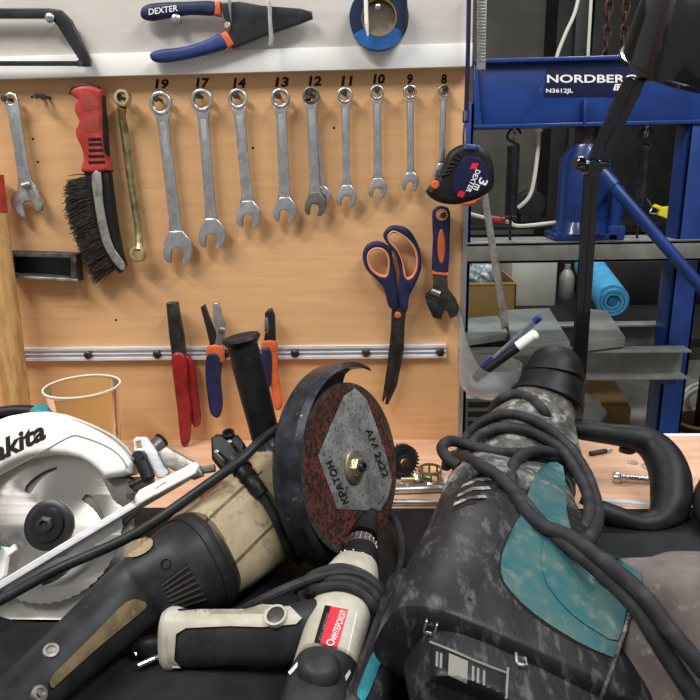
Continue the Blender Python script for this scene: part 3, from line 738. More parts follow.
# ================================================================== things on the pale strip of bench
# cup
t = thing('plastic_cup', 'clear plastic cup with yellowish tint standing behind the circular saw', 'cup', PZ(86, 452, BZ))
c = PZ(86, 470, BZ); tp = PY(82, 386, c.y); c.x = tp.x; h = tp.z - BZ; rt = 35.5 * depth(tp) / FPX; rb = rt * .8
obj('cup_wall', lathe(c, (0, 0, 1), [(0, .001), (rb, .001), (rt, h), (rt + .002, h + .001), (rt + .002, h - .002), (rt - .0004, h - .004), (rb - .001, .003), (0, .003)], 48), 'clear_cup', t)
obj('cup_rim', tube([c + V(((rt + .001) * math.cos(q), (rt + .001) * math.sin(q), h)) for q in [k_ * math.pi / 12 for k_ in range(24)]], .0013, 8, n=2, closed=True), 'white_plastic', t)
obj('oily_residue', lathe(c, (0, 0, 1), [(0, .0035), (rb - .0015, .0035), (rb + .001, .022), (0, .022)], 40), 'oil', t)
# cup brush gear
t = thing('spur_gear', 'black toothed gear standing on edge beside the grinder disc', 'gear', PZ(405, 477, BZ))
c = PZ(402, 476, BZ); c.z += .022
ax = V((.35, -.93, .15)).normalized()
fr = Fr(c, (1, 0, 0), ax)
gp = []
for i in range(28):
    a = 2 * math.pi * i / 28
    for da, r in ((-.05, .0185), (-.02, .0222), (.05, .0222), (.08, .0185)): gp.append((r * math.cos(a + da), r * math.sin(a + da)))
obj('toothed_rim', plate(fr, [gp, circ(0, 0, .006, 20)], .014, .0005, px=False), 'black_paint', t)
obj('hub', lathe(fr.w(0, 0, -.009), ax, [(.006, 0), (.010, 0), (.010, .019), (.006, .019), (.006, 0)], 24), 'dark_steel', t)
# bearing cage
t = thing('bearing_cage', 'small brass coloured ring cage beside the black gear', 'ring', PZ(430, 482, BZ))
c = PZ(430, 480, BZ)
obj('rim', lathe(c + V((0, 0, .014)), (0, 0, 1), [(.0135, 0), (.0155, 0), (.0155, .003), (.0135, .003), (.0135, 0)], 32), 'brass_steel', t)
obj('rim', lathe(c, (0, 0, 1), [(.0125, 0), (.0145, 0), (.0145, .003), (.0125, .003), (.0125, 0)], 32), 'brass_steel', t)
for i in range(8):
    a = 2 * math.pi * i / 8; p = c + V((.0138 * math.cos(a), .0138 * math.sin(a), .001)); obj('bar', cyl(p, p + V((0, 0, .0145)), .0014, 8), 'brass_steel', t)
# small scrap
for i, (px, py, cc, kk) in enumerate(((408, 482, 'zinc', 0), (418, 484, 'old_steel', 1), (424, 480, 'brass_steel', 0), (436, 486, 'zinc', 0), (402, 487, 'old_steel', 1), (414, 488, 'dark_steel', 0), (446, 484, 'white_plastic', 0))):
    p = PZ(px, py, BZ); an = i * 1.3; d = V((math.cos(an), math.sin(an) * .6, 0)) * (.009 + .001 * i)
    lb = ['small zinc bolt lying nearest the gear', 'grey bolt lying on the pile by the gear', 'brass bolt lying in front of the bearing cage', 'zinc bolt lying right of the pile in front of the cage', 'grey bolt beside the grinder disc rim', 'dark bolt nearest the metal rods', 'cream plastic plug right of the bearing cage'][i]
    tt = thing('small_bolt', lb, 'bolt', p, 'small hardware beside the gear')
    z = V((0, 0, .004)); obj('bolt_shank', cyl(p - d + z, p + d + z, .0028, 10), cc, tt); obj('bolt_head', hexa(p + d + z, d, .0042, .004), cc, tt)
tag(obj('metal_rod', cyl(PZ(385, 494, BZ) + V((0, 0, .005)), PZ(470, 491, BZ) + V((0, 0, .005)), .005, 14, .001), 'satin_steel'), 'grey metal rod lying behind the other rod near the gear', 'rod', 'metal rods on the bench')
tag(obj('metal_rod', cyl(PZ(385, 505.5, BZ) + V((0, 0, .004)), PZ(470, 505, BZ) + V((0, 0, .004)), .004, 14, .001), 'satin_steel'), 'slim metal rod lying along the edge of the black mat near the gear', 'rod', 'metal rods on the bench')
a = PZ(598, 503, BZ); b = PZ(760, 516, BZ)
fr = Fr(a, b - a, (0, 0, 1))
obj('angle', fbox(fr, 0, (b - a).length, -.004, .004, 0, .006, .001), 'aluminium'); tag(bpy.data.objects['angle'], 'long pale metal bar along the edge of the mat at the right', 'bar'); bpy.data.objects['angle'].name = 'metal_bar'
# bolt, washers, screw right
t = thing('long_bolt', 'long silver bolt lying on the pale wood behind the side handle', 'bolt', PZ(640, 482, BZ))
a = PZ(616, 482, BZ) + V((0, 0, .006)); b = PZ(690, 487, BZ) + V((0, 0, .006)); d = (b - a)
obj('shank', cyl(a, b, .0042, 16, .001), 'chrome', t); obj('head', lathe(a - d.normalized() * .004, d, [(0, 0), (.006, 0), (.0072, .002), (.0072, .007), (.005, .009), (0, .009)], 20), 'chrome', t)
for px, py, r, lb in ((633, 463, .0065, 'smaller bluish washer on the pale wood'), (650, 467, .0105, 'larger bluish washer on the pale wood beside the black handle')):
    tag(obj('washer', lathe(PZ(px, py, BZ), (0, 0, 1), [(r * .45, 0), (r, 0), (r, .0015), (r * .45, .0015), (r * .45, 0)], 28), 'satin_steel'), lb, 'washer', 'washers on the bench')
t = thing('drill_bit', 'small dark screwdriver bit lying on the wood behind the hammer', 'bit', PZ(600, 455, BZ))
a = PZ(590, 456, BZ) + V((0, 0, .0035)); b = PZ(606, 453, BZ) + V((0, 0, .0035))
obj('hex_shank', hexa(a, b - a, .0035, (b - a).length), 'dark_steel', t); obj('tip', cyl(b, b + (b - a) * .35, .0022, 8), 'satin_steel', t)
t = thing('grey_roller', 'grey roller with black end standing on the wood behind the saw bracket', 'roller', PZ(158, 455, BZ))
a = PZ(146, 462, BZ) + V((0, 0, .010)); b = PZ(159, 438, BZ); b = V((a.x + .016, a.y + .022, a.z + .012))
obj('roller', cyl(a, b, .0105, 24, .001), 'grey_guard', t); obj('end_cap', cyl(b, b + (b - a).normalized() * .004, .0115, 24, .001), 'black_plastic', t)

# ================================================================== press behind the bench
YP = .52
def ZY(py, px=600, Y=YP): return PY(px, py, Y).z
t = thing('hydraulic_press', 'blue workshop press frame with a lettered top beam behind the board', 'press', (.43, YP + .05, 0))
PRESS = t
zb0, zb1 = ZY(127, 560), ZY(57, 560)
xl = PY(474, 100, YP).x; xr = .69
fB = Fr((0, YP, 0), (1, 0, 0), (0, -1, 0))
obj('top_beam', join(box(xl, xr, YP + .012, YP + .022, zb0, zb1, .001), box(xl, xr, YP - .006, YP + .07, zb1 - .008, zb1, .002), box(xl, xr, YP - .006, YP + .07, zb0, zb0 + .008, .002)), 'press_blue', t)
pw = PY(697, 300, YP).x; px0 = PY(671, 300, YP).x
def ptop(z): return z
obj('post', join(box(px0, px0 + .053, YP, YP + .006, 0, zb0, .001), box(px0, px0 + .006, YP, YP + .066, 0, zb0, .001), box(px0 + .047, px0 + .053, YP, YP + .066, 0, zb0, .001)), 'press_blue', t)
xl2 = PY(471, 220, YP).x
obj('post', join(box(xl2 - .053, xl2, YP, YP + .006, 0, zb0 + .05, .001), box(xl2 - .006, xl2, YP, YP + .066, 0, zb0 + .05, .001), box(xl2 - .053, xl2 - .047, YP, YP + .066, 0, zb0 + .05, .001)), 'press_blue', t)
obj('gusset', plate(fB.off(.001), [(474, 66), (477, 66), (482, 127), (474, 127)], .006, .001), 'press_blue', t)
obj('gusset', plate(fB.off(.0), [(583, 100), (585.5, 100), (586, 127), (582, 127)], .02, .001), 'press_blue', t)
for y0_ in (0, YP): pass
obj('foot', box(xl2 - .08, xl2 + .02, YP - .2, YP + .12, 0, .03, .002), 'press_blue', t)
obj('foot', box(px0 - .02, px0 + .08, YP - .2, YP + .12, 0, .03, .002), 'press_blue', t)
FBm = Fr((0, YP + .012, 0), (1, 0, 0), (0, -1, 0))
obj('name_plate', plate(FBm.off(.0006), [(546, 69), (640, 69), (640, 97), (544, 97)], .001, .0003), 'press_dark', t)
FT = FBm.off(.0014)
lettering('lettering', 'NORDBERG', FT, (547, 82.8), (636, 82.8), 8.2, 'label_white', t, bold=.02, lift=.0004)
lettering('lettering', 'N3612JL', FT, (546, 94), (573, 94), 5.5, 'label_white', t, bold=.02, lift=.0004)
obj('badge', plate(FT, [(615, 84), (630, 84), (629, 90.5), (613, 90.5)], .0008, .0002), 'label_white', t)
lettering('lettering', '12t', FT.off(.0005), (616, 89.5), (623, 89.5), 4.5, 'press_dark', t, lift=.0004)
# table channel
zt_, zbt = ZY(242, 600, YP - .03), ZY(262, 600, YP - .03)
obj('table_channel', join(box(xl2 - .07, .72, YP - .03, YP - .022, zbt, zt_, .001), box(xl2 - .07, .72, YP - .03, YP, zt_ - .006, zt_, .001), box(xl2 - .07, .72, YP - .03, YP, zbt, zbt + .006, .001),
                          box(xl2 + .003, px0 - .003, YP, YP + .09, zt_ - .006, zt_, .001)), 'press_grey', t, 'grey cross channel')
# jack
jx = PY(580, 240, YP + .04).x
c = V((jx, YP + .045, zt_))
k = depth(c) / FPX
obj('jack_base', join(fbox(Fr(c, (1, 0, 0), (0, 0, 1)), -.066, .066, -.05, .05, 0, .014, .003), lathe(c + V((0, 0, .014)), (0, 0, 1), [(.062, 0), (.056, .014), (.05, .03)], 32)), 'press_blue', t)
Hj = zb0 - zt_
obj('jack_cylinder', lathe(c + V((0, 0, .012)), (0, 0, 1), [(.052, 0), (.052, Hj * .62), (.049, Hj * .68), (.04, Hj * .74), (.036, Hj * .8), (0, Hj * .8)], 40), 'press_blue', t)
obj('jack_ram', cyl(c + V((0, 0, Hj * .78)), c + V((0, 0, Hj)), .024, 24), 'dark_steel', t)
obj('pump_body', join(cyl(c + V((.062, -.03, .012)), c + V((.062, -.03, .11)), .014, 20, .002), box(c.x + .045, c.x + .08, c.y - .05, c.y - .01, c.z, c.z + .03, .003)), 'press_blue', t)
for p in ((-.055, -.045), (.03, -.052)):
    obj('jack_bolt', hexa(c + V((p[0], p[1], .012)), (0, 0, 1), .007, .006), 'press_blue', t)
# lever bar
a = PY(601, 172, YP - .06); b = PY(712, 300, YP - .16)
h = obj('pump_lever', cyl(a, b, .0115, 20, .002), 'press_blue', t)
obj('lever_sleeve', join(cyl(a + (b - a) * -.01, a + (b - a) * .12, .015, 20, .002), cyl(a + (b - a) * .1, c + V((.062, -.03, .11)), .006, 10)), 'press_blue', h)
# springs
for px, yb in ((514, 215), (646, 212)):
    x = PY(px, 140, YP + .03).x; top = V((x, YP + .03, zb0))
    z1 = ZY(146, px, YP + .03); z2 = ZY(yb if px < 600 else 205, px, YP + .03)
    pts = []
    turns = 34
    for i in range(turns * 10 + 1):
        u = i / (turns * 10); an = 2 * math.pi * i / 10; pts.append(V((x + .0115 * math.cos(an), YP + .03 + .0115 * math.sin(an), z1 + (z2 - z1) * u)))
    s_ = obj('return_spring', tube(pts, .0024, 6, smooth=False), 'black_paint', t)
    hk = [V((x + .012, YP + .03, z1)), V((x + .006, YP + .03, z1 + .004)), V((x - .014, YP + .03, z1 + .016)), V((x - .008, YP + .03, z1 + .032)), V((x + .006, YP + .03, z1 + .034)), V((x + .014, YP + .03, z1 + .024))]
    obj('spring_hook', tube(hk, .0026, 8), 'black_paint', s_)
    obj('eye_bolt', join(cyl(top + V((0, 0, -.008)), top + V((0, 0, .006)), .004, 10), tube([top + V((0, .006 * math.cos(q), -.014 + .008 * math.sin(q))) for q in [i * math.pi / 5 for i in range(10)]], .002, 8, closed=True)), 'satin_steel', s_)
    obj('spring_hook', tube([V((x, YP + .03, z2 + .002)), V((x, YP + .03, z2 - .02)), V((x, YP + .03, zt_ + .006)), V((x + .004, YP + .03, zt_ - .004))], .003, 8), 'black_paint', s_)
# lower channels lying across the press
def channel(name, label, Y, py_top, py_bot, x0, x1, fl=.05, m='press_grey', px=630):
    z1 = PY(px, py_top, Y).z; z0 = PY(px, py_bot, Y).z
    return tag(obj(name, join(box(x0, x1, Y + fl - .006, Y + fl, z0, z1, .001), box(x0, x1, Y, Y + fl, z1 - .005, z1, .001), box(x0, x1, Y, Y + fl, z0, z0 + .005, .001)), m), label, 'steel channel', 'steel channels on the press bed')
x0 = PY(470, 350, .46).x
channel('steel_channel', 'front grey steel channel lying across the press bed', .44, 351, 380, .17, PY(692, 350, .44).x, .045)
channel('steel_channel', 'rear grey steel channel seen behind the front one on the press', .60, 325, 352, .17, PY(668, 320, .60).x, .045)
t_ = Fr(PY(550, 330, .56), (1, 0, 0), (0, 0, 1))
zP = PY(630, 351, .44).z
def slab(name, label, pts, th, m='plate_green'):
    f = Fr((0, 0, zP + .0125 + .002), (1, 0, 0), (0, 0, 1)); return tag(obj(name, plate(f, pts, th, .002), m), label, 'steel plate', 'plates on the press bed')
slab('press_plate', 'grey green steel plate across the channels left of the lamp post', [(505, 314), (549, 312), (570, 347), (512, 352)], .022)
slab('press_plate', 'grey green steel plate behind the clear pen pot', [(462, 322), (498, 319), (508, 336), (464, 343)], .018)
slab('press_plate', 'grey steel plate across the channels right of the lamp post', [(583, 312), (607, 315), (625, 342), (583, 347)], .022, 'press_grey')
# support bars under the channels
for x in (xl2 + .012, px0 - .05):
    pass
zc_ = PY(630, 380, .44).z
t2 = PRESS
for x in (xl2 + .001, px0 - .031): obj('bed_rail', box(x, x + .03, .45, YP + .1, zc_ - .014, zc_, .002), 'press_blue', t2)

# ================================================================== desk lamp
t = thing('desk_lamp', 'black desk lamp with domed shade clamped behind the bench', 'lamp', PY(572, 440, .03))
YL = .035
for dx in (-3.6, 3.6):
    obj('post_bar', cyl(PY(592 + dx, 170, YL), PY(574 + dx, 440, YL), .0066, 4, .001), 'lamp_black', t)
cc = PY(574, 440, YL)
obj('clamp', box(cc.x - .02, cc.x + .02, .021, .05, BZ - .05, BZ + .012, .002), 'lamp_black', t)
j = PY(591, 168, YL)
obj('joint', join(cyl(j + V((-.0, -.016, 0)), j + V((0, .016, 0)), .011, 20, .002), cyl(j + V((-.018, -.01, .004)), j + V((.02, -.01, .004)), .006, 12)), 'lamp_black', t)
e = PY(640, 78, YL - .02)
for dx in (-6, 5): obj('arm_bar', cyl(PY(594 + dx, 168, YL), PY(636 + dx, 78, YL - .02), .0080, 4, .001), 'lamp_black', t)
obj('joint_knob', cyl(PY(583, 163, YL - .02), PY(583, 163, YL - .02) + V((-.012, -.004, 0)), .009, 16, .002), 'lamp_black', t)
ax = V((.06, -.42, .91)).normalized()
rim = PY(713, 65, YL - .02)
# choose the rim centre so that its outline passes (622,60)..(700,92)
Rl = .112
prof = [(Rl + .003, -.002), (Rl + .003, .003), (Rl, .004), (Rl * .99, .03), (Rl * .965, .06), (Rl * .88, .095), (Rl * .7, .122), (Rl * .48, .14), (Rl * .3, .148), (.028, .150), (.026, .2), (0, .2)]
inner = [(0, .196), (.023, .196), (.024, .147), (Rl * .47, .137), (Rl * .69, .119), (Rl * .85, .092), (Rl * .94, .058), (Rl * .97, .03), (Rl - .002, -.002), (Rl + .003, -.002)]
obj('lamp_shade', lathe(rim, ax, prof + inner, 64), 'lamp_black', t)
obj('bulb', lathe(rim + ax * .03, ax, [(0, 0), (.018, .004), (.028, .02), (.03, .035), (.022, .06), (.013, .08), (.013, .11), (0, .11)], 32), 'label_white', t)
obj('shade_bracket', tube([e, e + V((.03, 0, .01)), rim + ax * .06 + V((-.09, .02, .01))], .006, 10), 'lamp_black', t)

# ================================================================== back of the workshop
def onfloor(px, py): return PZ(px, py, 0)
TT = PY(514, 336, 1.2).z   # top of the low table
YR = 2.15
def bx(name, label, cat, px0, px1, py0, py1, Y, dp, m, grp=None, z0=None):
    a = PY(px0, py0, Y); b = PY(px1, py1, Y); ym = (max(py0, 0) + py1) / 2; a.x = PY(px0, ym, Y).x; b.x = PY(px1, ym, Y).x
    return tag(obj(name, box(a.x, b.x, Y, Y + dp, b.z if z0 is None else z0, a.z, .004), m), label, cat, grp)
bx('grey_cabinet', 'pale grey cabinet side standing behind the press', 'cabinet', 511, 556, 262, 320, 1.66, .3, 'cabinet_grey', z0=TT)
t = thing('storage_rack', 'black steel storage rack with dark shelf behind the press', 'rack', (.95, YR, 0))
ra, rb = PY(430, 240, YR), PY(690, 240, YR)
for px in (562, 722):
    p = PY(px, 240, YR); obj('upright', box(p.x, p.x + .05, YR, YR + .05, 0, 2.3, .003), 'shelf_black', t)
p = PY(430, 240, YR); obj('upright', box(p.x, p.x + .05, YR, YR + .05, 0, 2.3, .003), 'shelf_black', t)
for i, py in enumerate((224, 243)):
    z = PY(560, py, YR).z; obj('shelf', box(ra.x, rb.x + .05, YR + .001, YR + .4, z - .022, z, .003), 'shelf_black', t)
z = PY(650, 300, 1.3).z
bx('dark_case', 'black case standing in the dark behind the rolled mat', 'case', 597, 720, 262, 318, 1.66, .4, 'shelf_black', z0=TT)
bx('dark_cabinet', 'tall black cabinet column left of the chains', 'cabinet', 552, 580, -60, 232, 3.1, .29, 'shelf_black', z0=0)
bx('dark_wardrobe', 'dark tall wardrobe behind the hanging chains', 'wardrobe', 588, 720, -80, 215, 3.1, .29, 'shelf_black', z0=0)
# motor-like round dark part on the shelf
z = PY(560, 224, YR).z
t = thing('dark_motor', 'dark round machine part standing on the rack behind the left spring', 'motor', PY(530, 215, YR + .1))
c = PY(528, 196, YR + .12); c.z = z + .078; obj('motor_housing', lathe(c, (0, -1, 0), [(0, 0), (.06, .0), (.07, .01), (.07, .07), (.06, .08), (.02, .084), (0, .084)], 32), 'shelf_black', t)
obj('motor_foot', box(c.x - .045, c.x + .045, YR + .04, YR + .12, z, c.z - .04, .003), 'shelf_black', t)
t = thing('yellow_clamp', 'bright yellow plastic piece on the rack beside the right post', 'clamp', PY(662, 224, YR))
f = Fr((0, YR + .03, 0), (1, 0, 0), (0, -1, 0))
obj('yellow_body', plate(f, [(655, 204), (662, 207), (671, 206), (672, 213), (669, 220), (662, 217), (657, 215), (659, 210), (653, 207)], .03, .004), 'yellow_plastic', t)
obj('grey_arm', tube([PY(646, 198, YR + .02), PY(652, 207, YR + .02), PY(650, 213, YR + .02), PY(660, 214, YR + .02)], .004, 8), 'satin_steel', t)
# chains
def chain(px, Y, y0, y1, label):
    t = thing('chain', label, 'chain', PY(px, y1, Y), 'chains hanging behind the beam')
    a = PY(px, y0, Y); z = a.z; i = 0; zend = PY(px, y1, Y).z
    while z > zend:
        pts = []
        for k in range(10):
            q = 2 * math.pi * k / 10; u, v = .0085 * math.cos(q), .017 * math.sin(q)
            pts.append(a + (V((u, 0, v)) if i % 2 else V((0, u, v))) + V((0, 0, z - a.z)))
        obj('chain_link', tube(pts, .0035, 6, n=2, closed=True), 'chain_rust', t); z -= .026; i += 1
chain(612, .75, -30, 70, 'rusty chain hanging just left of the lamp shade')
chain(629, .78, -30, 70, 'rusty chain hanging mostly behind the lamp shade edge')
tag(obj('white_cable', tube([PY(582, -20, .9), PY(575, 12, .9), PY(565, 35, .9), PY(556, 60, .9), PY(552, 90, .9)], .0045, 8), 'white_cable'), 'white cable slanting down behind the top beam', 'cable', 'white cables')
tag(obj('white_cable', tube([PY(592, -20, .9), PY(590, 20, .9), PY(588, 60, .9), PY(587, 130, .9)], .004, 8), 'white_cable'), 'straight white cable hanging right of the slanting one', 'cable', 'white cables')
t = thing('white_cable', 'white cable with plug hanging under the lettered beam', 'cable', PY(518, 208, YP + .05))
obj('wire', tube([PY(539, 130, .56), PY(538, 150, .56), PY(534, 180, .56), PY(529, 197, .56), PY(518, 208, .56)], .0042, 8), 'white_cable', t)
obj('connector', cyl(PY(539, 126, .56), PY(539, 132, .56), .008, 12, .001), 'white_plastic', t)
t = thing('white_cable', 'pale cable with a red joint lying behind the press table', 'cable', PY(510, 225, .57))
obj('wire', tube([PY(466, 213, .57), PY(490, 219, .57), PY(508, 222, .57), PY(520, 226, .57), PY(560, 222, .57)], .004, 8), 'white_cable', t)
obj('red_joint', cyl(PY(490, 218.5, .57), PY(505, 221, .57), .007, 12, .002), 'red_plastic', t)
# boxes left
zc2 = .0
t = thing('cardboard_box', 'open cardboard box with clear wrap behind the left press post', 'box', PY(490, 330, 1.25))
a = PY(467, 283, 1.2); b = PY(514, 336, 1.2)
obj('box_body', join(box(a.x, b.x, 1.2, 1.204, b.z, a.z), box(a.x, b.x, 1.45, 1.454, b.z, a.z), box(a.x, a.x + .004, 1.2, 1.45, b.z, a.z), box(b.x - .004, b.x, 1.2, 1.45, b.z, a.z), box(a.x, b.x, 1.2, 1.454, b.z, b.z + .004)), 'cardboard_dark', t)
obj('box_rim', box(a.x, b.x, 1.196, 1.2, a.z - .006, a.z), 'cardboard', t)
bm = bmesh.new(); bmesh.ops.create_icosphere(bm, subdivisions=4, radius=1)
for v in bm.verts:
    q = v.co.copy(); s_ = 1 + .12 * math.sin(9 * q.x + 4 * q.z) * math.cos(7 * q.y + 5 * q.z)
    v.co = V((a.x + .06 + q.x * .055 * s_, 1.3 + q.y * .07 * s_, a.z + .005 + q.z * .05 * s_))
tag(obj('bubble_wrap', bm, 'bubble', None), 'crumpled clear wrap sticking out of the cardboard box', 'wrap')
t = thing('side_table', 'dark low table carrying the cardboard box and rolled mat', 'table', (.6, 1.35, 0))
obj('table_top', box(a.x - .05, PY(780, 330, 1.2).x, 1.15, 2.08, TT - .03, TT, .003), 'shelf_black', t)
for x in (a.x, PY(775, 330, 1.2).x):
    for y in (1.19, 2.04): obj('leg', box(x - .02, x + .02, y - .02, y + .02, 0, TT - .03), 'shelf_black', t)
# rolled mat
t = thing('rolled_mat', 'rolled light blue foam mat seen end on behind the press', 'mat', PY(615, 318, 1.3))
c1 = PY(613, 302, 1.18); c1.z = max(c1.z, TT + .053); c2 = PY(588, 268, 1.62); c2.z = c1.z + .05
ax = (c2 - c1).normalized()
sp = []
x = V((1, 0, 0)); x = (x - ax * x.dot(ax)).normalized(); y = ax.cross(x)
for i in range(61):
    an = i / 60 * 2 * math.pi * 2.6; r = .014 + .028 * i / 60; sp.append((r * math.cos(an), r * math.sin(an)))
th = .0085
q = [p for p in sp] + [(p[0] * (1 + th / math.hypot(*p)), p[1] * (1 + th / math.hypot(*p))) for p in sp[::-1]]
fr = Fr(c1, x, ax)
Lm = (c2 - c1).length
rings = []
bm = bmesh.new(); n = len(q)
A = [bm.verts.new(fr.w(p[0], p[1], 0)) for p in q]; B = [bm.verts.new(fr.w(p[0], p[1], Lm)) for p in q]
for i in range(n): bm.faces.new((A[i], A[(i + 1) % n], B[(i + 1) % n], B[i]))
for S in (A, B):
    for i in range(60): bm.faces.new((S[i], S[i + 1], S[n - 2 - i], S[n - 1 - i]))
obj('foam_sheet', fix(bm), 'mat_cyan', t)
obj('plastic_sleeve', cyl(c1 + ax * .012, c1 + ax * (Lm * .98), .0515, 40), 'mat_cyan', t)
obj('dark_core', cyl(c1 + ax * .004, c1 + ax * .1, .0135, 20), 'mat_cyan_dark', t)
# small grey bottle
tag(obj('grey_bottle', lathe(PY(566, 293, 1.8), (0, 0, 1), [(0, 0), (.028, 0), (.03, .01), (.03, .09), (.02, .11), (.012, .12), (.012, .14), (0, .14)], 24), 'press_grey'), 'small grey bottle in the shade behind the lamp post', 'bottle')
bpy.data.objects['grey_bottle'].location.z = TT
# low boxes on the floor
def floorbox(name, label, cat, px0, px1, pyt, pyb, dp, m, yaw=0):
    c = PZ((px0 + px1) / 2, pyb, 0); k = depth(c) / FPX; wv = (px1 - px0) * k; h = (pyb - pyt) * k / math.cos(.3)
    bm = fbox(Fr(c, (math.cos(yaw), math.sin(yaw), 0), (0, 0, 1)), -wv / 2, wv / 2, 0, dp, 0, h, .003)
    return tag(obj(name, bm, m), label, cat)
t = thing('cardboard_box', 'long brown cardboard box on the floor beside the right press post', 'box', PZ(600, 425, 0))
c = PZ(600, 425, 0)
fr = Fr(c, (math.cos(-.15), math.sin(-.15), 0), (0, 0, 1))
obj('box_body', fbox(fr, -.14, .14, 0, .42, 0, .1, .003), 'cardboard', t)
obj('box_flap', fbox(fr, -.135, .135, .02, .21, .1, .104, .001), 'cardboard_dark', t)
c = PZ(590, 420, 0); bm = bmesh.new(); bmesh.ops.create_icosphere(bm, subdivisions=4, radius=1)
for v in bm.verts:
    q = v.co.copy(); s_ = 1 + .18 * math.sin(5 * q.x + 3) * math.cos(6 * q.z + q.y * 4); v.co = c + V((-.06 + q.x * .07 * s_, -.16 + q.y * .07, max(0, .09 + q.z * .1 * s_)))
tag(obj('white_bag', bm, 'cloth_white'), 'crumpled white bag on the floor beside the cardboard box', 'bag')
t = thing('cable_coil', 'loose coil of white cable on the floor beyond the right press post', 'cable', PZ(690, 415, 0))
c = PZ(698, 402, .08); c.z = .097
for i in range(4):
    r = .10 - .008 * i; o = V((.008 * i, -.01 * i, 0)); obj('cable_turn', tube([c + o + V((r * math.cos(q), .03 * math.cos(q + i), r * .85 * math.sin(q))) for q in [k * math.pi / 6 for k in range(12)]], .009, 8, n=3, closed=True), 'white_cable', t)
t = thing('wire_basket', 'brown woven basket on the floor under the cable coil', 'basket', PZ(694, 432, 0))
c = PZ(700, 430, 0)
obj('basket_wall', lathe(c, (0, 0, 1), [(0, .0), (.10, 0), (.13, .05), (.122, .05), (.094, .006), (0, .006)], 32), 'chain_rust', t)
obj('basket_rim', tube([c + V((.127 * math.cos(q), .127 * math.sin(q), .052)) for q in [k * math.pi / 8 for k in range(16)]], .008, 8, n=3, closed=True), 'cardboard_dark', t)
# vented case low left (white ribs seen under the pen pot)
t = thing('vented_case', 'grey cased machine with dark vent slots low behind the board edge', 'machine', PY(485, 440, .7))
a = PY(474, 398, .66); b = PY(512, 445, .66)
obj('case', box(a.x - .1, b.x, .66, .9, 0, a.z, .006), 'cabinet_grey', t)
f = Fr((0, .6595, 0), (1, 0, 0), (0, -1, 0))
for i in range(4):
    y = 402 + i * 9.5; obj('vent_slot', plate(f, [(468, y), (492 - i, y), (494 - i, y + 2.5), (492 - i, y + 5.5), (468, y + 5.5)], .002, .0008), 'black_paint', t)

# ================================================================== circular saw
o = PZ(40, 626, MZ)
FS = Fr(o + V((0, 0, .001)), (1, 0, 0), (0, -.866, .5))
t = thing('circular_saw', 'white circular saw with bare steel blade at the left of the bench', 'circular saw', o)
hub = FS.hit(50, 525); kS = depth(hub) / FPX
def rel(c=hub): return c
def onS(px, py, l=0): return FS.hit(px, py) + FS.n * l
# lower guard, inner guard
obj('lower_guard', plate(FS, circ(40, 541, 91, 48), .008, .003, lift=-.012), 'light_guard', t)
obj('inner_guard', plate(FS, [(-60, 520), (-40, 470), (0, 452), (50, 440), (100, 455), (120, 474), (138, 478), (142, 497), (138, 512), (120, 528), (100, 560), (20, 590), (-60, 590)], .004, .001, lift=-.0045), 'grey_guard', t)
obj('guard_cover', plate(FS, [(104, 479), (128, 478), (139, 482), (144, 497), (128, 508), (115, 500)], .003, .001, lift=.0035), 'grey_guard', t)
# blade: real disc with teeth, its own axis so the brushed grain runs round it
Rb = 75 * kS
TE = 48; q = []
for i in range(TE):
    a = 2 * math.pi * i / TE; st = 2 * math.pi / TE
    for da, r in ((0, 1.0), (.12 * st, .985), (.3 * st, .98), (.8 * st, .992)): q.append((Rb * r * math.cos(a + da), Rb * r * math.sin(a + da)))
def slot(a0, r0, r1, w0, sw, curl):
    P = []; Qs = []
    for i in range(9):
        u = i / 8; a = math.radians(a0 + sw * u); r = Rb * (r0 + (r1 - r0) * u); wv = Rb * w0 * (1 - .75 * u) * (1 if i else .6)
        nx, ny = math.cos(a + curl), math.sin(a + curl)
        P.append((r * math.cos(a) + nx * wv, r * math.sin(a) + ny * wv)); Qs.append((r * math.cos(a) - nx * wv, r * math.sin(a) - ny * wv))
    return P + Qs[::-1]
holes_ = [slot(a, .60, .82, .055, -26 * 1, .2) for a in (141, 51, 231, 321)]
holes_[1] = slot(50, .72, .58, .06, -32, .2)
fl = Fr((0, 0, 0), (1, 0, 0), (0, 0, 1))
bmb = plate(fl, [q] + [slot(131 - 90 * k_, .56, .75, .066, -42, .25) for k_ in range(4)], .0018, .0002, px=False)
me = bpy.data.meshes.new('blade'); bmb.to_mesh(me); bmb.free(); me.materials.append(M['blade_steel'])
for p_ in me.polygons: p_.use_smooth = True
me.set_sharp_from_angle(angle=.5)
ob = bpy.data.objects.new('blade', me); COL.objects.link(ob); ob.parent = t
rm = Matrix((FS.x, FS.y, FS.n)).transposed().to_4x4(); ob.matrix_local = Matrix.Translation(hub - origin(t)) @ rm
obj('flange', lathe(hub, FS.n, [(0, .001), (25 * kS, .001), (25 * kS, .003), (22 * kS, .0045), (18 * kS, .0045), (0, .0045)], 40), 'black_paint', t)
obj('outer_washer', lathe(hub, FS.n, [(0, .0045), (17 * kS, .0045), (16.5 * kS, .0075), (12 * kS, .0085), (0, .0085)], 40), 'lamp_black', t)
obj('blade_bolt', join(lathe(hub, FS.n, [(0, .008), (9 * kS, .008), (8.5 * kS, .012), (5 * kS, .013), (4 * kS, .0105), (0, .0105)], 6)), 'black_paint', t)
for px, py in ((38, 540), (45, 544), (54, 544)): pass
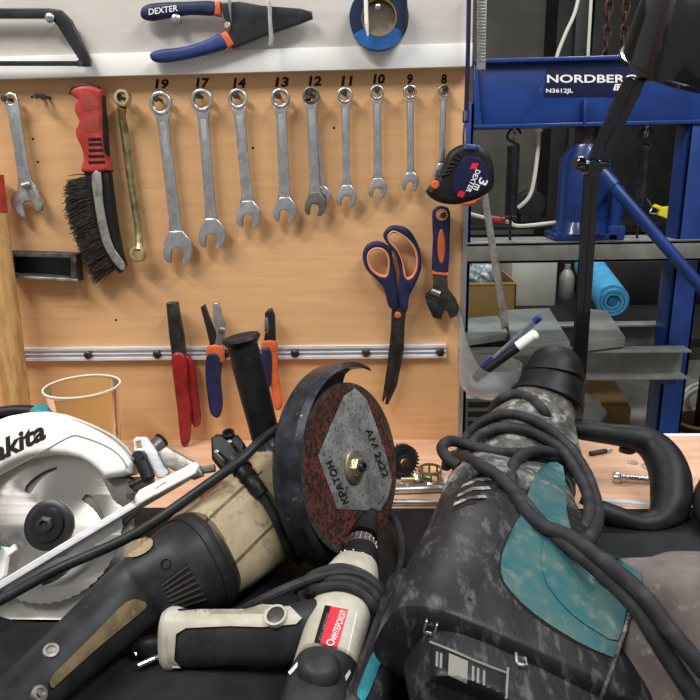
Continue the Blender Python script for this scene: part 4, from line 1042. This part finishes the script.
# upper guard
ug = [(-80, 470), (-40, 440), (0, 425.5), (18, 418.5), (37, 415), (56, 414), (74, 417), (93, 424.6), (111, 434), (124, 445), (133, 454), (139, 464), (135, 474), (124, 477), (112, 478.5), (106, 472), (98, 465), (89, 460), (74, 456), (56, 455), (37, 458), (18.6, 465), (0, 476.6), (-30, 505), (-60, 545), (-90, 545)]
g = obj('upper_guard', plate(FS, ug, .034, .006, lift=.004, seg=4), 'white_plastic', t)
FG = FS.off(.0212)
seam = [(-40, 500), (0, 475), (30, 459), (56, 444), (72, 436), (82, 437), (104, 445), (119, 455), (128, 468)]
obj('guard_seam', tube([FG.hit(*p) for p in seam], .0006, 6, n=3), 'line_grey', g)
obj('guard_rim', tube([FS.off(.019).hit(*p) for p in [(-40, 443), (0, 428.5), (37, 418), (56, 417), (74, 420), (93, 427.5), (111, 437), (124, 448), (134, 460)]], .0007, 6, n=3), 'line_grey', g)
lettering('lettering', 'makita', FG, (-26, 474), (48, 438), 19, 'ink', t, bold=.035, shear=.35, lift=.0002)
# base plate seen on edge
a = FS.l(-60, 625); b = FS.l(197, 470)
ux = (V(b) - V(a)).normalized()
fb = Fr(FS.w(*a), FS.x * ux.x + FS.y * ux.y, FS.n)
Lb = (V(b) - V(a)).length
obj('base_plate', fbox(fb, 0, Lb, -.0030, .0012, -.012, .014, .0006), 'aluminium', t)
obj('base_edge', fbox(fb, 0, Lb - .012, .0012, .0034, .006, .0138, .0005), 'white_strip', t)
FK = FS.off(.012)
obj('bracket', plate(FK, [[(134, 499), (140, 490), (160, 480), (196, 462), (200, 466), (196, 474), (150, 499), (137, 506)], [(156, 489), (166, 483), (167, 486), (158, 492)]], .006, .0015), 'white_plastic', t)
obj('depth_lever', plate(FK.off(-.01), [[(134, 440), (137, 437), (147, 437), (153, 445), (170, 472), (166, 478), (158, 478), (149, 462), (145, 452), (136, 452)], [(137, 442), (141, 441), (143, 448), (137, 449)]], .006, .0015), 'aluminium', t)
obj('lock_knob', join(cyl(onS(143, 459, .0), onS(143, 459, .016), .0065, 20, .002), cyl(onS(145, 462, .010), onS(153, 480, .010), .0062, 16, .001)), 'black_plastic', t)
obj('hinge', join(cyl(onS(133, 486, .008), onS(150, 478, .008), .0035, 12), cyl(onS(137, 497, .012), onS(137, 497, .020), .003, 12), fbox(Fr(onS(147, 486, .004), FS.x, FS.n), -.010, .006, -.004, .008, -.008, .006, .001)), 'dark_steel', t)
obj('dust_chute', plate(FS.off(.004), [(159, 452), (168, 446), (178, 452), (200, 465), (204, 476), (194, 480), (178, 472), (164, 466)], .01, .003), 'old_steel', t)
obj('chute_arm', tube([onS(176, 478, -.004), onS(195, 472, 0), onS(215, 468, 0)], .004, 8), 'grey_guard', t)
# teal knob and left bracket
obj('bevel_knob', join(lathe(onS(2, 547, .018), FS.n, [(0, 0), (10 * kS, 0), (9.5 * kS, .006), (5 * kS, .007), (4 * kS, .004), (0, .004)], 24)), 'teal_plastic', t)
obj('bevel_bracket', plate(FS.off(.012), [(-20, 552), (-4, 545), (10, 548), (15, 544), (17, 550), (9, 556), (6, 575), (1, 580), (-4, 566), (-20, 570)], .005, .001), 'white_plastic', t)
# rear handle and motor peeping over the guard
mh = [PD(px, py, depth(hub) + .07) for px, py in ((-60, 430), (-25, 418), (0, 413), (22, 411), (44, 414), (58, 424), (66, 440))]
obj('rear_handle', tube(mh, [.005, .006, .0065, .0065, .0065, .006, .005], 14), 'black_plastic', t)
obj('motor_housing', lathe(PD(36, 452, depth(hub) + .055), FS.n * -1, [(0, -.02), (.03, -.02), (.034, -.01), (.034, .03), (.028, .04), (0, .042)], 32), 'black_plastic', t)
obj('motor_cap', lathe(PD(40, 413, depth(hub) + .064), V((0, -.5, .85)), [(0.009, -.004), (.0105, 0), (.009, .004), (.005, .006), (0, .0065)], 24), 'teal_plastic', t)

# ================================================================== angle grinder
t = thing('angle_grinder', 'dirty beige and black angle grinder with a worn cutting disc', 'angle grinder', PZ(200, 600, MZ))
def S(a, b, z, tr=.9, e=2.4):
    return (a, b, PZ((a[0] + b[0]) / 2, (a[1] + b[1]) / 2, z), tr, e)
zg = .928
rear = obj('rear_handle', body([S((-36, 712), (16, 758), .932, .85), S((8, 670), (53, 711), .932, .8), S((38, 642), (84, 684), .933, .8), S((80, 600), (124, 650), .936, .8),
        S((112, 568), (155, 628), .941, .85), S((135, 550), (186, 617), .946, .9), S((160, 530), (210, 612), .950, .92), S((183, 514), (226, 603), .952, .92)], dome=(0, .004)), 'grinder_black', t)
beige = obj('motor_housing', body([S((180, 515), (222, 601), .951, .90, 3), S((196, 497), (243, 588), .952, .92, 3), S((222, 474), (268, 567), .955, .92, 3), S((250, 452), (288, 545), .962, .92, 3)], dome=(0, .006)), 'grinder_beige', t)
collar = obj('rear_shoulder', body([S((172, 520), (215, 610), .951, .95), S((180, 514), (222, 606), .952, .96), S((188, 512), (226, 602), .9525, .96)], dome=(0, .006)), 'grinder_black', t)
tr_ = bvh(rear, collar); tb = bvh(beige)
lv = obj('switch_lever', inlay(tr_, [(50, 684), (52, 676), (70, 658), (100, 628), (126, 602), (140, 600), (147, 605), (138, 615), (100, 646), (60, 682), (53, 688)], .004, 4, 2, .006), 'lever_tan', t)
for i in range(7):
    ax0, ay0, bx0, by0 = 161 + 1.6 * i, 582 + 4.0 * i, 187 + 3.0 * i, 563 + 5.4 * i
    obj('vent_slot', inlay(tr_, [(ax0, ay0), (bx0, by0), (bx0 + 1.4, by0 + 2.2), (ax0 + 1.4, ay0 + 2.4)], .0005, 2), 'ink', t)
    obj('vent_ridge', tube(onto(tr_, [(ax0 + 1.6 + (bx0 - ax0) * u, ay0 + 3.6 + (by0 - ay0) * u) for u in (0, .33, .66, 1)], .0004), .0012, 8), 'grinder_black', t)
for px, py in ((51, 651), (39, 694)):
    p, nn = hit(tr_, px, py); obj('screw', lathe(p - nn * .001, nn, [(0, .0015), (.003, .0015), (.0036, .003), (.0056, .0028), (.0062, .001), (.0062, -.001)], 20), 'old_steel', t)
p, nn = hit(tr_, 166, 564); obj('screw', lathe(p - nn * .0015, nn, [(0, .001), (.0036, .001), (.004, .0026), (.0046, .0016)], 16), 'black_paint', t)
obj('end_cap', body([S((-20, 695), (22, 738), .931, 1.0), S((-6, 682), (36, 725), .931, 1.0), S((2, 676), (44, 719), .931, 1.0)], dome=(0, .001)), 'rubber_black', t)
obj('front_button', inlay(tr_, [(124, 553), (131, 543), (146, 537), (153, 541), (150, 549), (138, 556), (126, 557)], .003, 3, 2, .006), 'grinder_beige', t)
obj('red_marking', inlay(tb, [(199, 498), (204, 492), (222, 478), (224, 480), (206, 495), (200, 501)], .0004, 3), 'pink_mark', t)
obj('housing_groove', inlay(tb, [(224, 572), (262, 534), (285, 512), (286, 514), (263, 537), (226, 575)], .0004, 3), 'lever_tan', t)
obj('housing_groove', inlay(tb, [(205, 520), (240, 488), (262, 470), (263, 472), (241, 491), (206, 523)], .0004, 3), 'lever_tan', t)
gear = obj('gear_head', body([S((248, 452), (290, 548), .962, .85), S((262, 436), (303, 530), .972, .8), S((280, 428), (322, 515), .985, .7)], dome=(.0, .01)), 'guard_metal', t)
# disc
cD = PZ(352, 467, .999); vD = (CAMP - cD).normalized(); rD = vD.cross(V((0, 0, 1))).normalized() * -1
if rD.dot(RIGHT) < 0: rD = -rD
th = math.radians(55.5)
nD = (vD * math.cos(th) + rD * math.sin(th)).normalized()
FD = Fr(cD, V((0, 0, 1)).cross(nD), nD)
kD = depth(cD) / FPX; RD = 84.5 * kD
dz = FD.o.z - RD * math.sqrt(max(0, 1 - nD.z ** 2))
print('disc bottom', dz, 'R', RD)
obj('cutting_disc', lathe(cD, nD, [(.008, -.0012), (RD * .995, -.0012), (RD, -.0006), (RD, .0006), (RD * .995, .0012), (.008, .0012), (.008, -.0012)], 72), 'disc_red', t)
obj('disc_edge_wear', lathe(cD, nD, [(RD * .93, -.0011), (RD * 1.003, -.0008), (RD * 1.003, .0010), (RD * .965, .0016), (RD * .93, .0012)], 72), 'disc_rim', t)
FL = FD.off(.0016)
lab = [(344, 396), (331, 425), (318, 456), (327, 481), (337, 509), (352, 510), (380, 511), (388, 497), (392, 480), (386, 455), (376, 425), (366, 399), (355, 388)]
obj('disc_label', plate(FL, lab, .0008, .0003), 'disc_grey', t)
FT = FL.off(.0006)
lettering('lettering', 'КРАТОН', FT, (349, 502), (332, 460), 7, 'ink', t, bold=.02)
lettering('lettering', 'АМ 2x22', FT, (365, 430), (383, 478), 6.5, 'ink', t, bold=.01)
obj('flange_nut', lathe(cD, nD, [(0, .001), (.0165, .001), (.0175, .004), (.0145, .006), (.0, .006)], 36), 'zinc', t)
obj('nut', hexa(cD + nD * .005, nD, .0098, .006), 'zinc', t)
obj('spindle', lathe(cD, nD, [(0, .008), (.0052, .008), (.0052, .014), (.0045, .0155), (.0028, .0155), (.0028, .013), (0, .013)], 24), 'dark_steel', t)
# guard: drum round the upper left of the disc
RG = RD * 1.255; cG = FD.hit(358, 466)
xG = V((0, 0, 1)); a0 = math.radians(-22); 
side = 1 if nD.cross(V((0, 0, 1))).dot(RIGHT) > 0 else -1
A0, A1 = (math.radians(-32), math.radians(168)) if side < 0 else (math.radians(32), math.radians(-168))
obj('wheel_guard', lathe(cG, nD, [(.02, -.030), (RG * .88, -.030), (RG * .95, -.0275), (RG, -.021), (RG, .002), (RG * .955, .0075), (RG * .945, .006), (RG * .985, 0), (RG * .985, -.02), (RG * .94, -.0265), (RG * .88, -.0285), (.02, -.0285), (.02, -.030)], 56, A0, A1, xd=xG), 'guard_metal', t)
obj('inner_flange', cyl(cD - nD * .040, cD - nD * .002, .022, 24), 'dark_steel', t)
# side handle
hb = PY(268, 446, -.265); ht = PY(241, 338, -.262); dh = ht - hb
obj('side_handle', lathe(hb, dh, [(0, 0), (.014, 0), (.0155, .012), (.0155, .03), (.0162, .06), (.0165, .09), (.0155, dh.length - .008), (.0185, dh.length - .004), (.0205, dh.length - .001), (.019, dh.length + .002), (.006, dh.length + .001), (0, dh.length)], 32), 'rubber_black', t)
obj('handle_collar', join(lathe(hb, dh, [(0, -.012), (.013, -.012), (.017, -.004), (.017, .004), (0, .004)], 28), tube([hb, PZ(280, 468, .985)], [.014, .02], 16)), 'guard_metal', t)

# cord of the grinder lying over the saw base
pts = [(-30, 616), (0, 600), (58, 569), (117, 543), (154, 522), (200, 490), (238, 462), (262, 440), (285, 424)]
ds = [.555, .565, .59, .60, .605, .615, .63, .655, .68]
cd = obj('electric_cable', tube([PD(p[0], p[1], d) for p, d in zip(pts, ds)], .0048, 12), 'cord_black')
tag(cd, 'thick black cord running diagonally in front of the saw base', 'cord')
# schuko plug
t = thing('power_plug', 'black two pin power plug with ribbed neck resting behind the grinder body', 'plug', PD(228, 455, .67))
fp = Fr(PD(228, 455, .68), (1, 0, 0), (0, -.75, .66))
obj('plug_body', plate(fp, [(213, 441), (219, 437), (240, 438), (246, 446), (247, 468), (236, 474), (222, 472), (214, 462)], .026, .004, seg=3), 'black_plastic', t)
for (x1_, y1_, x2_, y2_) in ((216, 451, 225, 459), (229, 441, 239, 452)):
    obj('pin', cyl(PD(x1_, y1_, .650), PD(x2_, y2_, .662), .0024, 12, .0008), 'chrome', t)
obj('socket_ring', lathe(fp.off(.010).hit(229, 436), V((0, -.4, .9)), [(0, .001), (.003, .001), (.0045, .005), (.0062, .005), (.0062, -.008)], 20), 'black_plastic', t)
tgb = bvh(beige, gear)
sr = cord_px(tgb, [(234, 460), (240, 467), (247, 476), (254, 485), (262, 495), (270, 508), (277, 522), (283, 537), (290, 552)], .006, tail=0)
obj('strain_relief', join(tube(sr[:5], [.0095, .0092, .0085, .008, .0072], 14), *[tube([sr[i], sr[i] + (sr[i + 1] - sr[i]) * .45], .0112 - i * .0009, 14, smooth=False) for i in range(4)]), 'plug_black', t)
obj('plug_cord', tube(sr[4:] + [PZ(300, 560, MZ + .008)], .0046, 12), 'cord_black', t)

# ================================================================== drill
t = thing('power_drill', 'grey and black corded drill with red label lying between grinder and hammer', 'drill', PZ(320, 640, MZ))
zd = .936
bd = obj('motor_body', body([S((323, 578), (377, 583), .938, .95), S((321, 590), (376, 598), .938, .96, 2.6), S((312, 605), (371, 618), .937, .95, 2.8), S((304, 628), (365, 642), .936, .95, 2.8), S((294, 660), (356, 676), .935, .95, 2.8)], dome=(.003, .003)), 'drill_beige', t)
fc = obj('front_collar', body([S((333, 566), (377, 571), .938, .96), S((326, 575), (378, 581), .938, .98), S((323, 588), (378, 595), .938, .98)], dome=(.002, .002)), 'drill_beige', t)
rc = obj('rear_cap', body([S((294, 664), (357, 680), .935, .95), S((287, 676), (353, 695), .935, .96), S((281, 700), (347, 722), .934, .96), S((277, 722), (342, 746), .934, .9)], dome=(.0025, .006)), 'drill_black', t)
p = PZ(320, 664, .955); tc_ = bvh(rc); ph, pn = hit(tc_, 320, 668)
obj('rear_boss', lathe(ph - pn * .004, (pn + V((0, .1, .25))).normalized(), [(.0160, -.004), (.0155, .004), (.0142, .008), (.011, .011), (.006, .0122), (0, .0126)], 36), 'drill_black', t)
ch = obj('torque_collar', body([S((343, 551), (377, 557), .939, .98), S((338, 559), (378, 566), .939, .98), S((335, 567), (378, 573), .939, .98)], dome=(.002, 0)), 'black_plastic', t)
tcl = bvh(ch)
for px, py in ((341, 552), (345, 550.5), (353.5, 550), (363, 553), (367, 555), (371, 557)):
    h_ = hit(tcl, px, py)
    if h_[0]: obj('scale_mark', lathe(h_[0], h_[1], [(0, .0006), (.0008, .0005), (.0009, -.0004)], 8), 'label_white', t)
obj('chuck_ring', body([S((347, 541), (375, 546), .9395, .98), S((344, 549), (376, 555), .9395, .98)], dome=(.001, .001)), 'chrome', t)
ring = S((346, 545), (376, 551), .9395)
ca = ring[2]; ax_ = (PZ(362, 520, .94) - PZ(352, 560, .939)).normalized(); rr = 15.3 * depth(ca) / FPX
obj('chuck_ribs', join(*[cyl(ca - ax_ * .006 + (ax_.cross(V((0, 0, 1))).normalized() * math.cos(q) + ax_.cross(ax_.cross(V((0, 0, 1)))).normalized() * math.sin(q)) * rr, ca + ax_ * .005 + (ax_.cross(V((0, 0, 1))).normalized() * math.cos(q) + ax_.cross(ax_.cross(V((0, 0, 1)))).normalized() * math.sin(q)) * rr, .0011, 6) for q in [k_ * math.pi / 10 for k_ in range(20)]]), 'satin_steel', t)
obj('chuck_sleeve', body([S((359, 514), (378, 517), .940, .98), S((354, 523), (378, 527), .940, .98), S((349, 536), (377, 542), .940, .98)], dome=(.004, 0)), 'rubber_black', t)
hd = obj('handle', body([S((172, 609), (172, 666), .924, .6), S((200, 611), (200, 666), .926, .6), S((240, 613), (240, 664), .929, .6), S((275, 610), (280, 664), .932, .65), S((304, 602), (302, 660), .935, .75), S((330, 600), (325, 655), .936, .8)], dome=(.004, 0), e=2.8), 'drill_black', t)
th_ = bvh(hd, bd)
hs = obj('handle_shell', inlay(th_, [(180, 611), (200, 609), (245, 609), (262, 604), (290, 606), (302, 618), (296, 624), (262, 627), (230, 626), (186, 628), (176, 634), (174, 660), (181, 668), (172, 668), (167, 660), (167, 616), (172, 609)], .0022, 4, 0, .003), 'drill_beige', t)
obj('handle_end', body([S((163, 613), (163, 664), .923, .62, 3), S((170, 608), (170, 668), .923, .63, 3), S((178, 610), (178, 668), .924, .63, 3)], dome=(.004, .002)), 'drill_beige', t)
ph, pn = hit(bvh(hs), 276, 616)
obj('round_button', join(lathe(ph, pn, [(0, .001), (.006, .001), (.0075, .0005), (.0075, -.002)], 24)), 'dark_steel', t)
obj('button_rim', lathe(ph, pn, [(.0072, -.002), (.0072, .002), (.0092, .002), (.0092, -.002)], 24), 'drill_beige', t)
obj('trigger', body([S((297, 596), (308, 597), .943, 1.2), S((299, 606), (310, 607), .945, 1.2), S((301, 614), (309, 615), .945, 1.2)], dome=(.002, .002)), 'drill_black', t)
tbd = bvh(bd)
obj('label_dark', inlay(tbd, [(325, 605), (331, 606), (320, 643), (314, 642)], .0010, 3), 'label_black', t)
obj('label_red', inlay(tbd, [(331, 606), (348, 609.5), (337, 648), (320, 644)], .0010, 3), 'label_red', t)
lettering('lettering', 'ИНТЕРСКОЛ', tbd, (336.5, 640), (346.5, 612), 6.5, 'label_white', t, bold=.01, lift=.0014)
lettering('lettering', 'ДУ-580ЭР', tbd, (321.5, 641), (330, 614), 3.4, 'line_grey', t, lift=.0014)
lp_ = onto(tbd, [(330.5 + 3.6 * math.cos(q), 642.5 + 2.8 * math.sin(q)) for q in [k_ * math.pi / 5 for k_ in range(10)]], .0014)
obj('logo_ring', tube(lp_, .0005, 6, n=2, closed=True), 'label_white', t)
obj('body_seam', inlay(tbd, [(356, 612), (357.2, 612.5), (348, 655), (346.8, 655)], .0004, 2), 'white_strip', t)
obj('cap_mark', inlay(tc_, [(345, 676), (350, 669), (351, 673), (346, 681)], .0006, 2), 'label_white', t)
obj('cap_mark', inlay(tc_, [(288, 672), (297, 662), (299, 665), (290, 675)], .0006, 2), 'label_white', t)
tall = bvh(bd, fc, ch, rc, hd)
loops = [[(232, 616), (262, 600), (290, 587), (318, 577), (345, 573), (368, 580), (386, 598), (390, 612)],
         [(296, 590), (312, 576), (338, 568), (362, 574), (380, 588), (388, 600)],
         [(300, 600), (318, 589), (342, 586), (362, 594), (378, 612), (382, 628)],
         [(305, 596), (326, 582), (350, 581), (370, 591), (382, 606), (384, 618)]]
obj('power_cord', join(*[tube(cord_px(tall, lp, .0042), .0042, 10) for lp in loops],
    tube([PZ(368, 516, .935), PZ(384, 513, .93), PZ(396, 522, .92), PZ(402, 545, .915), PZ(400, 570, .915), PZ(390, 592, .925), PZ(380, 604, .94)], .004, 10),
    tube([PZ(170, 640, .918), PZ(145, 641, .915), PZ(120, 640, .912), PZ(90, 652, MZ + .005)], [.006, .0045, .004, .004], 10)), 'cord_rubber', t)
t = thing('power_plug', 'black plug with two bare pins beside the drill handle end', 'plug', PZ(148, 650, MZ))
obj('plug_body', body([S((132, 640), (140, 655), .912, .9), S((146, 636), (152, 657), .914, .9), S((158, 634), (163, 656), .914, .9)], dome=(.002, .002)), 'black_plastic', t)
obj('pin', cyl(PZ(134, 655, .911), PZ(145, 650, .911), .0022, 10, .0006), 'chrome', t)
obj('pin', cyl(PZ(137, 666, .910), PZ(160, 656, .910), .0024, 10, .0006), 'chrome', t)

# ================================================================== demolition hammer
t = thing('demolition_hammer', 'large dusty black and teal demolition hammer wrapped in its own cord', 'demolition hammer', PZ(500, 640, MZ))
def H(a, b, z=None, Y=None, tr=.8, e=3):
    m_ = ((a[0] + b[0]) / 2, (a[1] + b[1]) / 2)
    return (a, b, PZ(m_[0], m_[1], z) if z is not None else PY(m_[0], m_[1], Y), tr, e)
nose = obj('chuck_cover', body([H((533, 354), (576, 360), Y=-.075, tr=.95, e=2), H((527, 364), (582, 371), Y=-.085, tr=.95, e=2), H((520, 378), (581, 396), Y=-.10, tr=.95, e=2), H((517, 387), (577, 413), Y=-.112, tr=.95, e=2)], dome=(.008, .003)), 'rubber_black', t)
obj('cover_ring', body([H((514, 384), (581, 412), Y=-.110, tr=.97, e=2), H((512, 388), (580, 417), Y=-.114, tr=.97, e=2)], dome=(.002, .002)), 'rubber_black', t)
obj('cover_groove', body([H((525, 367), (584, 380), Y=-.092, tr=.97, e=2), H((524, 370), (584, 384), Y=-.0945, tr=.97, e=2)], dome=(.001, .001)), 'black_plastic', t)
neck = obj('neck', body([H((514, 390), (573, 417), Y=-.115, tr=.93, e=2), H((503, 402), (571, 432), Y=-.13, tr=.93, e=2), H((488, 415), (572, 450), Y=-.15, tr=.9, e=2.2), H((475, 428), (575, 470), Y=-.17, tr=.85, e=2.4)], dome=(0, .01)), 'hammer_dusty', t)
front = obj('front_housing', body([H((474, 430), (570, 462), Y=-.165, tr=.8), H((463, 448), (569, 486), Y=-.185, tr=.8), H((452, 473), (567, 514), Y=-.215, tr=.78), H((439, 500), (574, 544), z=.972, tr=.72)], dome=(.012, .004)), 'hammer_dusty', t)
main = obj('main_housing', body([H((446, 490), (568, 532), Y=-.238, tr=.72, e=3.4), H((430, 522), (592, 576), z=.968, tr=.62, e=3.6), H((412, 556), (630, 636), z=.962, tr=.50, e=3.8), H((394, 596), (640, 704), z=.958, tr=.44, e=4), H((382, 628), (640, 744), z=.956, tr=.40, e=4)], dome=(.004, .006)), 'hammer_black', t)
low = obj('lower_housing', body([H((408, 614), (640, 715), z=.950, tr=.42, e=4), H((412, 645), (625, 750), z=.948, tr=.42, e=4), H((420, 690), (612, 790), z=.946, tr=.42, e=4)], dome=(.003, .003)), 'hammer_black', t)
mot = obj('motor_housing', body([H((640, 560), (600, 690), z=.958, tr=.55, e=4.5), H((660, 556), (640, 745), z=.955, tr=.52, e=5), H((740, 560), (700, 790), z=.950, tr=.45, e=5), H((800, 580), (770, 800), z=.950, tr=.4, e=5)], dome=(.012, .01)), 'hammer_brown', t)
rearh = obj('rear_handle', tube([PZ(406, 585, .945), PZ(400, 606, .945), PZ(391, 634, .942), PZ(381, 662, .940), PZ(367, 698, .938), PZ(350, 740, .936)], [.016, .0165, .0165, .0162, .016, .016], 20), 'hammer_black', t)
tm = bvh(front, main, mot, neck)
teal = obj('teal_panel', inlay(tm, [(518, 518), (526, 500), (532, 482), (540, 468), (550, 462), (563, 466), (565.5, 490), (571, 530), (600, 550), (640, 572), (638, 596), (629, 622), (619, 654), (610, 656), (575, 640), (535, 614), (510, 590), (501, 572), (503, 552), (512, 530)], .0022, 5, 2, .008, 12), 'hammer_teal', t)
tm2 = bvh(front, main, mot, neck, teal)
obj('panel_edge', tube([onto(tm2, [p], .0002)[0] for p in [(520, 516), (511, 532), (502.5, 552), (500, 572), (509, 591), (534, 616), (574, 642), (610, 657)]], .0009, 6), 'ink', t)
obj('grip_pad', inlay(tm2, [(545, 540), (560, 528), (590, 548), (616, 566), (632, 585), (626, 612), (618, 640), (598, 632), (570, 612), (548, 585), (541, 560)], .0016, 5, 2, .003), 'hammer_teal', t)
obj('housing_joint', inlay(tm2, [(633, 600), (636, 601), (619, 654), (602, 700), (598, 700), (614, 656)], .0016, 4), 'hammer_dusty', t)
for i, (x_, y_) in enumerate(((468, 477), (461, 486), (457, 495), (453, 504))):
    obj('vent_slot', inlay(tm2, [(x_, y_ + 3), (x_ + 14 + i, y_ - 4), (x_ + 24, y_ - 4), (x_ + 23, y_ - .5), (x_ + 14, y_ + 1), (x_ - 1, y_ + 7)], .0008, 3), 'ink', t)
    obj('vent_rib', inlay(tm2, [(x_ + 1, y_ - 1), (x_ + 15, y_ - 8), (x_ + 32, y_ - 9), (x_ + 34, y_ - 6), (x_ + 16, y_ - 5), (x_, y_ + 2)], .0030, 3), 'hammer_dusty', t)
obj('spine_rib', inlay(tm2, [(506, 508), (512, 512), (490, 560), (472, 600), (468, 597), (484, 556)], .0016, 4), 'hammer_black', t)
tl = bvh(low, main)
obj('rating_plate', inlay(tl, [(430, 642), (505, 673), (508, 710), (430, 680)], .0012, 4), 'label_black', t)
obj('plate_border', join(tube(onto(tl, [(430, 642), (455, 652), (480, 663), (508, 673.5)], .0018), .0009, 6), tube(onto(tl, [(508, 668), (507, 685), (506, 699)], .0018), .0009, 6)), 'line_grey', t)
obj('printed_block', inlay(tl, [(449, 653), (468, 661), (467, 684), (448, 675)], .0020, 3), 'line_grey', t)
for x_ in (436, 440, 472, 477, 483): obj('printed_lines', inlay(tl, [(x_, 651 + (x_ - 436) * .4), (x_ + 2.5, 652 + (x_ - 436) * .4), (x_ + 2, 667 + (x_ - 436) * .4), (x_ - .5, 666 + (x_ - 436) * .4)], .0018, 3), 'line_grey', t)
for px, py in ((430, 627), (519, 661)):
    ph, pn = hit(tl, px, py); ff = Fr(ph + pn * .001, RIGHT + UP * -.2, pn)
    k_ = depth(ph) / FPX
    obj('housing_clip', plate(ff, [[(-6 * k_, 9 * k_), (-6 * k_, -4 * k_), (-3 * k_, -8 * k_), (3 * k_, -8 * k_), (6.5 * k_, -4 * k_), (6.5 * k_, 8 * k_), (4.5 * k_, 8 * k_), (4.5 * k_, -3 * k_), (-4 * k_, -3 * k_), (-4 * k_, 9 * k_)]], .004, .0012, px=False), 'satin_steel', t)
    obj('clip_screw', lathe(ph, pn, [(0, .002), (.0025, .002), (.0036, .003), (.004, 0)], 16), 'dark_steel', t)
trh = bvh(rearh)
obj('trigger_inlay', inlay(trh, [(357, 695), (360, 683), (371, 656), (376, 651), (382, 651), (383, 657), (374, 680), (365, 700)], .0022, 3, 2, .004), 'teal_plastic', t)
# D shaped side handle
sh = [(560, 426, -.135), (585, 430, -.145), (610, 434, -.15), (632, 437, -.155), (650, 444, -.16), (663, 458, -.175), (670, 476, -.195), (671, 496, -.215), (668, 511, -.232), (658, 522, -.2435), (640, 525, -.2485), (618, 518, -.245), (600, 511, -.240), (588, 507, -.238)]
rs = [9, 11, 11, 12.5, 16, 18.5, 19.5, 19, 17, 13, 11, 11, 10.5, 9]
obj('side_handle', tube([PY(*p) for p in sh], [r_ * .80 / FPX for r_ in rs], 20), 'rubber_black', t)
obj('handle_lock', tube([PY(620, 449, -.155), PY(630, 450, -.155), PY(638, 446, -.155)], [.004, .006, .005], 12), 'black_paint', t)
obj('handle_bracket', join(tube([PY(545, 440, -.15), PY(570, 440, -.15)], .03, 20, smooth=False)), 'black_paint', t)
obj('red_button', lathe(PZ(573, 521, .945), (.6, -.7, .3), [(0, .012), (.006, .011), (.009, .006), (.009, -.02)], 20), 'red_grip', t)
th_ = bvh(nose, neck, front, main, mot, teal)
RC = .0059
L1 = [(492, 410), (500, 400), (514, 394), (530, 398), (543, 410), (552, 428)]
L2 = [(456, 462), (463, 446), (470, 432), (485, 420), (505, 414), (528, 418), (550, 430), (570, 448), (586, 472), (596, 500), (597, 522), (588, 540), (572, 548)]
L3 = [(459, 465), (468, 450), (480, 435), (500, 428), (522, 429), (545, 438), (563, 452), (578, 474), (589, 500), (587, 524), (572, 538)]
L4 = [(590, 520), (594, 502), (585, 480), (570, 464), (550, 457), (525, 453), (500, 453), (475, 447), (452, 441), (442, 447), (447, 458), (458, 466)]
L5 = [(446, 468), (448, 459), (458, 455), (478, 464), (500, 478), (520, 498), (540, 522), (565, 543), (600, 572), (635, 606), (660, 645), (690, 690), (710, 715)]
L6 = [(584, 505), (588, 488), (572, 470), (552, 453), (530, 452), (514, 464), (512, 484), (520, 503), (540, 524), (572, 538), (604, 562), (640, 592), (668, 628), (695, 660), (720, 690)]
cp = obj('power_cord', tube(cord_px(th_, L1, RC), RC, 12), 'cord_rubber', t)
for lp, lf in ((L2, 1.0), (L3, 1.1), (L4, 2.2), (L5, 1.1), (L6, 2.0)):
    tl_ = .05 if lp in (L2, L3) else (.012 if lp is L4 else 0)
    obj('power_cord', tube(cord_px(th_, lp, RC, lift=RC * lf, tail=tl_), RC, 12), 'cord_rubber', t)
# black grip at the right edge of the frame
tag(obj('black_grip', tube([PZ(720, 470, .93), PZ(710, 490, .925), PZ(708, 508, .922), PZ(716, 525, .92)], [.012, .015, .016, .014], 16), 'rubber_black'), 'black rubber grip just showing right of the hammer side handle', 'grip')

# things rest on the mat, not in it
bpy.context.view_layer.update()
for o_ in bpy.data.objects:
    if o_.type == 'MESH' and o_.parent and o_.parent.get('category') in ('demolition hammer', 'angle grinder', 'drill', 'circular saw'):
        org = origin(o_)
        if any(abs(o_.matrix_local[i][i] - 1) > 1e-4 for i in range(3)): continue
        for v_ in o_.data.vertices:
            if v_.co.z + org.z < MZ + .0004: v_.co.z = MZ + .0004 - org.z
